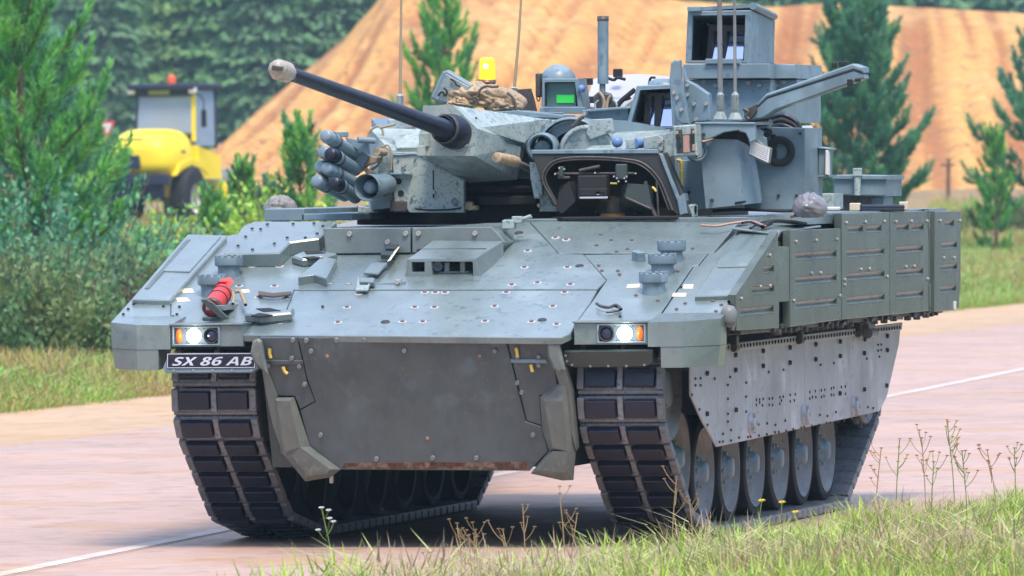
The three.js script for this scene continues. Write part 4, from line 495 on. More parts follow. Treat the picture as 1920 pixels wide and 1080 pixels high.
// side armour: ribbed panels standing off the hull
{
  const ref = new THREE.Vector3(1, 0, 0);
  const side = [[1.44, 1.16, -.45], [1.67, 1.16, -.45], [1.67, 1.245, -.45], [1.44, 1.245, -.45], [1.67, 1.62, -1.68], [1.44, 1.62, -1.68], [1.44, 1.16, -6.9], [1.67, 1.16, -6.9], [1.44, 1.65, -6.9], [1.67, 1.65, -6.9]];
  part('sponson', [solid(side), mir(solid(side))], M.armour);
  const panel = (poly, ribs, dots) => {
    const holes = ribs.map(([z0, z1, y, h]) => [[1.73, y, z0], [1.73, y, z1], [1.73, y + h, z1], [1.73, y + h, z0]]), d = .020;
    const g = [plate(poly, .045, { ref, holes, bevel: .003 })]; for (const [z0, z1, y, h] of ribs) g.push(solid([[1.729, y + h, z0], [1.729, y + h, z1], [1.73 - d, y + h, z0], [1.73 - d, y + h, z1], [1.73 - d, y + .006, z0], [1.73 - d, y + .006, z1]]), box([1.703, y + h / 2, (z0 + z1) / 2], [.012, h + .03, Math.abs(z0 - z1) + .03], .002));
    const p = part('armour_panel', g, M.armour); for (const [z0, z1, y, h] of ribs) part('rib_ledge', solid([[1.732, y - .002, z0], [1.732, y - .002, z1], [1.708, y + .016, z0], [1.708, y + .016, z1], [1.70, y - .004, z0], [1.70, y - .004, z1]]), M.armour, p); bolts('panel_rivet', dots, [1, 0, 0], .011, .01, M.bolt, p, 8); return p;
  };
  const R = (a, b, h = .038) => [a[2], b[2], (a[1] + b[1]) / 2 + .006, h];
  const K = (s) => s;
  panel([[1.73,1.344,-.452], [1.73,1.679,-1.587], [1.73,1.595,-1.593], [1.73,1.589,-1.892], [1.73,1.282,-1.876], [1.73,1.285,-1.598], [1.73,1.141,-1.59], [1.73,1.151,-.462]], [R([1.73,1.446,-1.2], [1.73,1.445,-1.478]), R([1.73,1.336,-.874], [1.73,1.334,-1.473]), R([1.73,1.225,-.573], [1.73,1.223,-1.457])], [[1.731,1.377,-1.091], [1.731,1.377,-1.348], [1.731,1.321,-.583], [1.731,1.546,-1.352]]);
  panel([[1.73,1.678,-1.927], [1.73,1.676,-3.359], [1.73,1.151,-3.354], [1.73,1.139,-1.899]], [R([1.73,1.505,-2.064], [1.73,1.508,-3.24]), R([1.73,1.369,-2.057], [1.73,1.37,-3.233]), R([1.73,1.234,-2.06], [1.73,1.233,-3.237])], [[1.731,1.613,-2.075], [1.731,1.613,-2.646], [1.731,1.612,-3.241], [1.731,1.43,-2.503], [1.731,1.428,-2.759], [1.731,1.284,-1.996], [1.731,1.288,-3.312]]);
  panel([[1.73,1.76,-3.397], [1.73,1.758,-4.837], [1.73,1.147,-4.816], [1.73,1.15,-3.376]], [R([1.73,1.503,-3.532], [1.73,1.502,-4.672]), R([1.73,1.368,-3.525], [1.73,1.368,-4.671]), R([1.73,1.23,-3.529], [1.73,1.231,-4.669]), R([1.73,1.64,-3.578], [1.73,1.641,-4.027]), R([1.73,1.638,-4.123], [1.73,1.639,-4.598])], [[1.731,1.705,-3.521], [1.731,1.704,-4.093], [1.731,1.702,-4.672], [1.731,1.429,-3.943], [1.731,1.429,-4.198], [1.731,1.377,-3.46], [1.731,1.348,-3.458], [1.731,1.375,-4.742]]);
  panel([[1.73,1.758,-4.861], [1.73,1.753,-6.075], [1.73,1.147,-6.054], [1.73,1.148,-4.834]], [R([1.73,1.505,-5.041], [1.73,1.504,-5.909]), R([1.73,1.366,-5.033], [1.73,1.368,-5.901]), R([1.73,1.232,-5.026], [1.73,1.233,-5.894]), R([1.73,1.635,-5.065], [1.73,1.637,-5.451]), R([1.73,1.632,-5.553], [1.73,1.634,-5.928])], [[1.731,1.697,-5.034], [1.731,1.695,-5.521], [1.731,1.692,-6.023], [1.731,1.425,-5.333], [1.731,1.424,-5.596], [1.731,1.341,-6.017]]);
  panel([[1.73,1.749,-6.29], [1.73,1.743,-7.169], [1.73,1.277,-7.131], [1.73,1.143,-7.047], [1.73,1.133,-6.869], [1.73,1.138,-6.244]], [R([1.73,1.646,-6.626], [1.73,1.645,-6.928]), R([1.73,1.513,-6.482], [1.73,1.511,-7.029]), R([1.73,1.379,-6.456], [1.73,1.376,-7.021]), R([1.73,1.245,-6.436], [1.73,1.241,-6.982])], [[1.731,1.69,-6.455], [1.731,1.684,-7.116], [1.731,1.461,-6.567], [1.731,1.457,-6.913]]);
  part('hinge_post', [cyl([1.705, 1.15, -6.13], [1.705, 1.765, -6.13], .022), box([1.72, 1.70, -6.09], [.03, .12, .04]), box([1.72, 1.24, -6.09], [.03, .14, .04])], M.armour); part('reflector', box([1.733,1.164,-6.917], [.008, .05, .06], .002), M.white);
  part('shelf', [plate([[1.46, 1.70, -1.62], [1.69, 1.695, -1.6], [1.69, 1.695, -3.0], [1.46, 1.75, -3.0]], .012, { ref: UP }), solid([[1.46, 1.70, -2.2], [1.67, 1.705, -2.5], [1.67, 1.765, -3.2], [1.46, 1.765, -2.6], [1.46, 1.765, -6.6], [1.69, 1.765, -6.9], [1.69, 1.70, -6.9], [1.46, 1.68, -6.6]])], M.paint);
  part('cable', [tube([[1.257,1.714,-1.757], [1.344,1.708,-1.735], [1.439,1.724,-1.79], [1.525,1.732,-1.817], [1.637,1.702,-1.717]], .007, 6, 24)], M.copper); part('cable', [tube([[1.6,1.728,-1.248], [1.6,1.732,-1.462], [1.6,1.705,-1.748], [1.6,1.714,-2.039]], .007), tube([[1.55,1.694,-1.696], [1.55,1.721,-1.986], [1.55,1.731,-2.22]], .006), tube([[1.62, 1.70, -1.7], [1.6, 1.73, -2.1], [1.68, 1.71, -2.6]], .012)], M.dark);
  part('covered_mirror', lathe([1.72,1.292,-.315], [1.72,1.171,-.309], [[0, 0], [.05, .028], [.3, .045], [.7, .045], [.95, .028], [1, 0]]), M.wheel); part('mirror_stay', [tube([[1.72,1.309,-.316], [1.72,1.281,-.425], [1.72,1.208,-.476], [1.72,1.146,-.39]], .010)], M.steelDark);
  const ch = []; for (let i = 0; i < 34; i++) { const z = -1.7 - i * .148; if (i % 9 > 6) continue; ch.push(box([1.64 + .03 * Math.sin(i * 2.1), 1.135 + .012 * Math.sin(i * 1.3), z], [.07, .025, .08], .006), box([1.68, 1.12 + .01 * Math.cos(i * 2.7), z + .06], [.04, .03, .035], .006)); } part('support_brackets', ch, M.steelDark);
  part('under_rail', box([1.60, 1.135, -3.8], [.16, .03, 6.0]), M.steelDark);
  part('side_armour', mir(plate([[1.69, 1.17, -.7], [1.69, 1.40, -.75], [1.69, 1.66, -1.6], [1.69, 1.69, -6.7], [1.69, 1.17, -6.7]], .03, { ref })), M.armour);
}
// turret
{
  const ref = new THREE.Vector3(0, 0, 1), RX = new THREE.Vector3(1, 0, .2);
  part('turret_body', [solid([[-.78,2.143,-2.85], [-.784,1.795,-2.85], [-.389,2.277,-2.85], [-.381,2.357,-2.85], [.06,2.321,-2.85], [.563,2.309,-2.85], [.86,2.247,-2.85], [.886,1.78,-2.85], [.054,1.788,-2.85]], [[-1.479,2.351,-5], [-1.485,1.79,-5], [.532,2.327,-5], [.526,1.772,-5]])], M.turret);
  part('turret_facet', solid([[-.222,2.4,-2.02]], [[-.09,2.272,-2.02]], [[.067,2.186,-2.5]], [[.147,2.319,-2.75], [-.183,2.348,-2.75], [-.331,2.38,-2.75]], [[.097,2.087,-2.95], [-.378,2.092,-2.95]]), M.worn); part('roof_lip', plate([[-.227,2.367,-2.8], [-.037,2.374,-2.8], [.23,2.343,-2.8], [.229,2.325,-2.8], [-.196,2.339,-2.8]], .3), M.turret);
  part('front_plate', plate([[-.7,2.143,-2.45], [-.542,2.141,-2.45], [-.277,1.986,-2.45], [-.279,1.791,-2.45], [-.597,1.794,-2.45], [-.646,1.852,-2.45], [-.69,1.859,-2.45], [-.692,2.014,-2.45]], .05), M.worn).userData.label = 'speckled pale front plate of the turret';
  part('front_plate', plate([[-.674,2.167,-2.46], [-.526,2.174,-2.46], [-.6,2.267,-2.72], [-.777,2.269,-2.72]], .03), M.worn);
  part('cheek', [solid([[-.781,2.214,-2.5], [-.716,2.146,-2.5], [-.706,1.859,-2.5], [-.767,1.816,-2.5], [-.796,2.006,-2.5]], [[-.826,2.276,-2.75], [-.585,2.27,-2.75], [-.902,2.277,-2.75], [-.92,1.816,-2.75]], [[-1.097,2.292,-3.5], [-1.109,1.805,-3.5]]), solid([[-.705,2.149,-2.47], [-.528,2.168,-2.47], [-.528,2.144,-2.47], [-.705,2.14,-2.47]], [[-.82,2.279,-2.74], [-.576,2.273,-2.74], [-.753,2.097,-2.74], [-.547,2.095,-2.74]])], M.worn);
  part('turret_shade_panel', [plate([[-.354,1.982,-2.8], [.087,1.977,-2.8], [.085,1.785,-2.8], [-.357,1.789,-2.8]], .02), box([-.113,1.931,-2.7], [.5, .02, .2]), box([-.113,1.879,-2.7], [.42, .02, .15])], M.black); part('recess_rail', [box([-.056,1.922,-2.66], [.30, .035, .06]), box([-.06,1.858,-2.62], [.34, .05, .05])], M.dark);  // flat black panels paint the shade of an opening; the body is not hollowed
  part('dirt_clump', [box([-.26,1.83,-2.5], [.06, .05, .05], .015), box([-.238,1.818,-2.5], [.07, .03, .05], .01)], M.canvas);
  part('lower_recess', [box([-.662,1.831,-2.46], [.10, .06, .06])], M.steelDark);
  bolts('turret_bolt', [[-.631,2.066,-2.448], [-.448,2.067,-2.448], [-.453,1.911,-2.448]], [0, 0, 1], .013, .012, M.bolt, V, 12); bolts('turret_port', [[-.648,1.907,-2.447], [-.66,1.974,-2.447]], [0, 0, 1], .018, .004, M.dark, V, 14);
  part('roof_cable', [tube([[-.876,2.227,-2.6], [-.87,2.258,-2.6], [-.844,2.282,-2.6], [-.812,2.291,-2.6], [-.794,2.272,-2.6], [-.788,2.235,-2.6], [-.792,2.174,-2.6]], .007), tube([[-.753,2.174,-2.45], [-.724,2.183,-2.45], [-.703,2.143,-2.45], [-.704,2.036,-2.45]], .006), tube([[-.78,2.281,-2.5], [-.736,2.29,-2.5], [-.689,2.301,-2.5]], .008), tube([[-.75,2.165,-2.45], [-.763,2.098,-2.45], [-.782,2.067,-2.45], [-.821,2.043,-2.45]], .008)], M.strap);
  part('plate_seam', [box([-.456,1.957,-2.447], [.006, .16, .006], .001)], M.seam); part('weld_bead', tube([[-.689,2.127,-2.445], [-.661,2.124,-2.445], [-.541,2.126,-2.445], [-.472,2.088,-2.445], [-.348,2.017,-2.445], [-.279,1.977,-2.445]], .006, 5, 20), M.turret); bolts('turret_screw', [[-.662,2.096,-2.447], [-.561,2.101,-2.447], [-.317,1.956,-2.447], [-.319,1.834,-2.447], [-.539,1.827,-2.447], [-.585,1.876,-2.447], [-.394,1.826,-2.447]], [0, 0, 1], .008, .008, M.turret, V, 6);
  part('wiring', tube([[-.557,1.815,-2.42], [-.469,1.808,-2.42], [-.356,1.81,-2.42], [-.287,1.819,-2.42]], .006, 5, 20), M.dark); part('tie_down', tube([[-.327,1.874,-2.43], [-.311,1.855,-2.43], [-.327,1.837,-2.43], [-.343,1.856,-2.43], [-.327,1.874,-2.43]], .005, 5, 18), M.steel);
  // gun shield, laid with the gun
  const sh = part('gun_shield', solid([[-.385,2.402,-1.95], [-.211,2.403,-1.95], [-.072,2.269,-1.95], [-.087,2.115,-1.95], [-.394,2.119,-1.95], [-.415,2.173,-1.95], [-.396,2.245,-1.95]], [[-.008,1.976,-2.62], [-.288,1.961,-2.62], [.051,2.174,-2.62], [-.086,2.328,-2.62], [-.356,2.331,-2.62], [-.516,2.095,-2.62]]), M.worn); sh.userData.label = 'angular armoured shield round the root of the gun';
  part('side_cover', plate([[-.082,2.26,-1.99], [-.093,2.128,-1.99], [-.016,2.065,-2.5], [.041,2.095,-2.5], [.054,2.174,-2.5]], .012, { ref: new THREE.Vector3(1, .1, .4) }), M.turret, sh); part('side_cover', plate([[-.011,2.187,-2.33], [.054,2.165,-2.5], [.041,2.089,-2.5], [-.018,2.114,-2.33]], .02, { ref: new THREE.Vector3(1, .1, .4) }), M.worn, sh);
  part('latch_block', [box([-.38,2.209,-1.96], [.06, .08, .05]), box([-.394,2.146,-1.95], [.05, .06, .05])], M.worn, sh);
  bolts('shield_bolt', [[-.131,2.227,-1.945], [-.134,2.173,-1.945], [-.265,2.172,-1.945]], [-.1, .1, 1], .012, .014, M.bolt, sh, 10); bolts('shield_screw', [[-.115,2.327,-2.1], [-.112,2.285,-2.3], [-.03,2.284,-2.35], [.016,2.22,-2.4]], [.5, .7, .2], .008, .006, M.boltDark, sh);
  // gun: barrel, boot, muzzle
  const gun = grp('cannon', V), a = [-.184,2.246,-1.9], b = [-.552,2.583,.5]; gun.userData.label = 'long dark blue cannon pointing up to the left';
  part('barrel', lathe(a, b, [[0, .056], [.12, .053], [.14, .049], [.6, .042], [.96, .038], [1, .038]], 32), M.gun, gun); part('boot', lathe([-.198,2.243,-1.98], [-.225,2.276,-1.74], [[0, .097], [.35, .097], [.42, .09], [.55, .092], [.62, .083], [.85, .078], [1, .066]], 36), M.gun, gun); part('boot_ring', lathe([-.213,2.267,-1.78], [-.217,2.27,-1.76], [[0, .078], [0, .084], [1, .084], [1, .078]], 32), M.steelDark, gun);
  part('muzzle', [lathe([-.537,2.566,.38], [-.563,2.596,.6], [[0, .040], [.04, .047], [.14, .051], [.2, .059], [.62, .061], [.88, .046], [1, .031], [1, 0]], 8)], M.muzzle, gun); part('muzzle_slot', plate([[-.57,2.611,.615], [-.517,2.601,.615], [-.518,2.579,.615], [-.571,2.585,.615]], .05), M.steelDark, gun); part('muzzle_clamp', [box([-.516,2.609,.4], [.03, .04, .05]), box([-.517,2.537,.4], [.03, .03, .05])], M.steelDark, gun);
  // smoke grenade launchers, pointing up to the left, and a round horn
  const lay = [[[-.965,2.231,-2.05], [-.889,2.108,-2.45]], [[-.965,2.137,-2], [-.965,2.075,-2.4]], [[-.919,2.127,-1.98], [-.897,2.044,-2.38]], [[-.993,2.055,-2.03], [-.974,1.993,-2.43]], [[-.945,2.046,-2], [-.878,1.946,-2.4]], [[-1.005,1.974,-2], [-.967,1.898,-2.4]], [[-.894,1.964,-1.96], [-.894,1.886,-2.36]]];
  lay.forEach(([p, q], i) => { const g = grp('grenade_tube', V); part('tube', lathe(p, q, [[.06, .042], [.16, .042], [.18, .038], [1, .038], [1, 0]], 22), M.turret, g); part('ring', lathe(p, q, [[.19, .039], [.19, .043], [.24, .043], [.24, .039]], 22), M.steelDark, g); part('cap', lathe([p[0] - .02, p[1] + .012, p[2] + .03], [p[0] + (q[0] - p[0]) * .12, p[1] + (q[1] - p[1]) * .12, p[2] + (q[2] - p[2]) * .12], [[0, 0], [0, .03], [.25, .04], [1, .041]], 10), i === 2 || i === 6 ? M.gun : M.turret, g); });
  part('launcher_bracket', [plate([[-.856,2.151,-2.36], [-.812,2.123,-2.36], [-.87,2.026,-2.36], [-.907,2.044,-2.36], [-.955,2.033,-2.36], [-.891,2.099,-2.36]], .06), plate([[-.937,2.228,-2.3], [-.868,2.215,-2.3], [-.799,2.196,-2.3], [-.8,2.129,-2.3], [-.85,2.147,-2.3], [-.921,2.197,-2.3]], .05), box([-.974,2.246,-2.3], [.10, .03, .08]), cyl([-.848,2.214,-2.25], [-.761,2.207,-2.3], .018)], M.turret); part('launcher_bracket', [plate([[-.826,2.123,-2.4], [-.76,2.11,-2.4], [-.776,2.083,-2.4], [-.833,2.068,-2.4], [-.871,2.032,-2.4], [-.851,2.08,-2.4]], .06), plate([[-.864,2.062,-2.4], [-.808,2.037,-2.4], [-.777,2.006,-2.4], [-.839,2.013,-2.4]], .05), cyl([-.749,2.146,-2.3], [-.744,2.14,-2.45], .022)], M.canvas);
  const hn = part('horn', lathe([-.713,1.96,-2.42], [-.757,1.941,-2.08], [[0, .05], [.12, .06], [.45, .062], [.5, .068], [1, .078], [.98, .073], [.6, .056], [.5, .02]], 32), M.turret); part('horn_cone', lathe([-.732,1.952,-2.3], [-.755,1.944,-2.12], [[0, .046], [.8, .042], [1, .03], [1, 0]], 22), M.turret, hn);
  part('horn_bracket', [plate([[-.764,2.024,-2.4], [-.581,2.023,-2.4], [-.578,2.01,-2.4], [-.764,2.012,-2.4]], .1), plate([[-.744,2.012,-2.42], [-.69,2.011,-2.42], [-.708,1.823,-2.42], [-.815,1.811,-2.42], [-.821,1.866,-2.42], [-.745,1.89,-2.42]], .02)], M.turret); bolts('turret_bolt', [[-.703,2.039,-2.41], [-.618,2.041,-2.41], [-.733,1.896,-2.41], [-.695,1.883,-2.41]], [0, 0, 1], .011, .02, M.steel, V, 8);
  part('side_foot', plate([[-.97,1.835,-2.7], [-.901,1.825,-2.7], [-.857,1.794,-2.7], [-.971,1.795,-2.7]], .1), M.worn);
  // centre: rounded housings, sensor tube, small gun tube
  part('housing', [plate([[-.086,2.319,-2.62], [.184,2.322,-2.62], [.176,2.203,-2.62], [.063,2.168,-2.62], [-.011,2.236,-2.62]], .25), plate([[.165,2.322,-2.7], [.206,2.306,-2.7], [.183,2.24,-2.7], [.161,2.203,-2.7]], .15)], M.worn);
  part('drum', [lathe([.287,2.134,-2.95], [.342,2.128,-2.55], [[0, .2], [1, .2], [1, .17], [.9, .165]], 40), lathe([.334,2.128,-2.56], [.341,2.128,-2.5], [[0, .12], [0, .205], [1, .205], [1, .19]], 40)], M.turret); part('drum', [lathe([.407,2.124,-2.7], [.447,2.121,-2.45], [[0, .165], [1, .165], [1, .14], [.95, .14], [.95, 0]], 36), plate([[.47,2.315,-2.44], [.597,2.319,-2.44], [.606,2.247,-2.44], [.468,2.2,-2.44], [.444,2.236,-2.44]], .03)], M.worn);
  part('housing', [plate([[.305,2.37,-2.95], [.579,2.388,-2.95], [.577,2.257,-2.95], [.304,2.26,-2.95]], .3), plate([[.339,2.376,-2.9], [.603,2.391,-2.9], [.602,2.376,-2.9], [.338,2.36,-2.9]], .3)], M.turret); bolts('turret_bolt', [[.155,2.295,-2.61], [.16,2.221,-2.61], [.572,2.256,-2.44], [.32,2.346,-2.94]], [0, 0, 1], .012, .014, M.bolt, V, 8); part('clip', tube([[.373,2.273,-2.4], [.398,2.297,-2.4], [.423,2.321,-2.4], [.442,2.33,-2.4]], .012), M.steelDark);
  part('sensor_tube', [lathe([.204,2.166,-2.5], [.243,2.157,-2.18], [[0, .07], [.6, .07], [.65, .084], [1, .084], [1, .066], [.7, .064]], 32), lathe([.209,2.16,-2.4], [.235,2.151,-2.24], [[0, .05], [.9, .05], [1, .044], [1, 0]], 24)], M.turret);
  const cg = grp('machine_gun', V); part('barrel', cyl([.103,2.027,-2.55], [.088,2.083,-2.15], .021), M.wheel, cg); part('muzzle_cover', lathe([.09,2.077,-2.22], [.03,2.105,-1.98], [[0, .03], [.2, .034], [.95, .031], [1, .028], [1, 0]], 18), M.canvas, cg);
  part('hatch_arm', [plate([[.164,2.076,-2.22], [.233,2.075,-2.22], [.237,1.888,-2.22], [.224,1.867,-2.22], [.19,1.87,-2.22], [.169,1.982,-2.22]], .04), plate([[.206,1.982,-2.3], [.306,1.981,-2.3], [.31,1.793,-2.3], [.201,1.794,-2.3]], .05)], M.worn); bolts('turret_bolt', [[.22,1.982,-2.215], [.216,1.888,-2.215], [.201,1.83,-2.29]], [0, 0, 1], .012, .012, M.bolt, V, 10);
  part('sloped_roof', [solid([[.454,2.133,-2.3], [.921,2.137,-2.3], [.453,2.115,-2.3], [.921,2.11,-2.3]], [[.531,2.242,-2.85], [.844,2.253,-2.85], [.436,2.2,-2.85], [.529,2.083,-2.85], [.842,2.08,-2.85]])], M.worn);
  part('small_lens', [lathe([.651,2.185,-2.35], [.667,2.182,-2.25], [[0, .02], [.3, .03], [.8, .03], [1, .02], [1, 0]], 18)], M.blue); part('small_lens', [cyl([.798,2.175,-2.3], [.772,2.175,-2.25], .028)], M.blue); part('lens_bracket', [box([.747,2.172,-2.28], [.06, .06, .06]), plate([[.822,2.208,-2.25], [.921,2.225,-2.25], [.939,2.146,-2.25], [.821,2.141,-2.25]], .05), plate([[.92,2.216,-2.2], [.957,2.194,-2.2], [.956,2.125,-2.2], [.919,2.125,-2.2]], .04)], M.worn); bolts('turret_bolt', [[.93,2.185,-2.195], [.932,2.14,-2.195]], [0, 0, 1], .014, .016, M.bolt, V, 10);
}
// driver's hatch: raised lid seen from its lined underside
{
  const lid = grp('driver_hatch', V); lid.userData.label = 'raised trapezoid hatch lid showing its black lined underside';
  part('lid_rim', plate([[.201,2.121,-2.12], [.974,2.122,-2.12], [1.088,1.862,-2.12], [1.124,1.766,-2.12], [1.037,1.767,-2.12], [1.007,1.794,-2.12], [.947,1.96,-2.12], [.85,2.063,-2.12], [.758,2.088,-2.12], [.34,2.092,-2.12], [.268,2.021,-2.12], [.261,1.967,-2.12], [.34,1.827,-2.12], [.316,1.827,-2.12]], .08, { bevel: .008 }), std([.035, .04, .038], .6), lid);
  part('lid_edge', [plate([[.201,2.145,-2.11], [.933,2.143,-2.11], [.936,2.116,-2.11], [.203,2.121,-2.11]], .12), plate([[.941,2.119,-2.1], [.966,2.11,-2.1], [1.061,1.863,-2.1], [1.043,1.851,-2.1]], .06), plate([[1.043,1.863,-2.1], [1.086,1.892,-2.1], [1.103,1.778,-2.1], [1.06,1.766,-2.1]], .1)], M.turret, lid);
  part('lid_lining', plate([[.203,2.112,-2.24], [.922,2.11,-2.24], [1.042,1.808,-2.24], [.306,1.821,-2.24], [.226,1.951,-2.24]], .03), M.black, lid); part('lid_seal', tube([[.345,1.833,-2.1], [.269,1.973,-2.1], [.276,2.021,-2.1], [.342,2.083,-2.1], [.762,2.085,-2.1], [.854,2.06,-2.1], [.94,1.978,-2.1], [1.018,1.797,-2.1]], .008, 6, 60), M.steelDark, lid); part('lid_seal', tube([[.358,1.833,-2.1], [.285,1.973,-2.1], [.291,2.015,-2.1], [.351,2.071,-2.1], [.756,2.073,-2.1], [.842,2.048,-2.1], [.924,1.972,-2.1], [.999,1.797,-2.1]], .005, 6, 60), M.steelDark, lid);
  part('periscope', [box([.566,1.928,-2.1], [.17, .14, .10], .01), box([.575,1.904,-2.06], [.16, .04, .03])], M.dark, lid); part('periscope_plate', box([.579,1.871,-2.04], [.165, .012, .02]), M.chrome, lid); part('periscope', [solid([[.374,1.9,-2.06], [.43,1.965,-2.06], [.466,1.851,-2.06], [.391,1.785,-2.06], [.354,1.809,-2.06]], [[.341,1.935,-2.2], [.46,1.976,-2.2], [.458,1.789,-2.2], [.333,1.784,-2.2]])], M.dark, lid); part('periscope', [solid([[.778,1.95,-2.05], [.889,1.943,-2.05], [.912,1.804,-2.05], [.753,1.872,-2.05]], [[.707,1.947,-2.2], [.886,1.93,-2.2], [.89,1.764,-2.2], [.69,1.826,-2.2]])], M.olive, lid);
  part('periscope_edge', plate([[.767,1.875,-2.04], [.911,1.81,-2.04], [.908,1.798,-2.04], [.761,1.863,-2.04]], .01), M.steelDark, lid);
  part('lock_bar', [cyl([.336,2.008,-2.12], [.794,2.006,-2.12], .008), cyl([.483,2.025,-2.1], [.601,2.048,-2.1], .010), cyl([.364,1.987,-2.08], [.432,1.986,-2.08], .008)], M.steelDark, lid); part('latch', [box([.383,2.02,-2.08], [.03, .06, .03]), box([.727,2.016,-2.1], [.07, .09, .03], .02)], M.olive, lid);
  bolts('latch_bolt', [[.691,1.99,-2.07], [.709,1.98,-2.07], [.752,1.98,-2.07], [.765,1.989,-2.07], [.718,1.962,-2.07], [.761,1.962,-2.07], [.351,2.008,-2.07], [.376,2.041,-2.07], [.404,2.035,-2.07], [.583,2.012,-2.07], [.817,2.006,-2.07]], [0, 0, 1], .007, .012, M.chrome, lid, 8); part('pull_strap', [tube([[.907,1.927,-2.08], [.919,1.918,-2.08], [.931,1.903,-2.08]], .008), tube([[.664,1.951,-2.09], [.701,1.95,-2.09]], .006)], M.yellow, lid); part('stay', [tube([[.932,1.96,-2.08], [.937,1.87,-2.08], [.942,1.756,-2.08]], .006), tube([[.867,1.961,-2.08], [.893,1.84,-2.08], [.935,1.738,-2.08]], .012)], M.steelDark, lid);
  part('print_mark', plate([[.587,1.901,-2.045], [.609,1.909,-2.045], [.609,1.888,-2.045], [.594,1.888,-2.045]], .002, { bevel: 0 }), M.white, lid); part('print_mark', plate([[.615,1.9,-2.045], [.64,1.9,-2.045], [.64,1.894,-2.045], [.615,1.894,-2.045]], .002, { bevel: 0 }), M.white, lid);
  part('lid_shade_panel', plate([[.204,1.831,-2.62], [1.015,1.823,-2.62], [1.02,1.726,-2.62], [.203,1.739,-2.62]], .03), M.black); part('hatch_coaming', [plate([[.40, 1.765, -2.02], [1.02, 1.765, -2.02], [1.10, 1.765, -2.1], [.32, 1.765, -2.1]], .02, { ref: UP })], M.dark); part('hinge_block', [box([1.08, 1.79, -2.2], [.10, .07, .12]), cyl([1.02, 1.8, -2.2], [1.13, 1.8, -2.2], .03)], M.worn);  // black panel added behind the driver, painting the shade under the lid
}
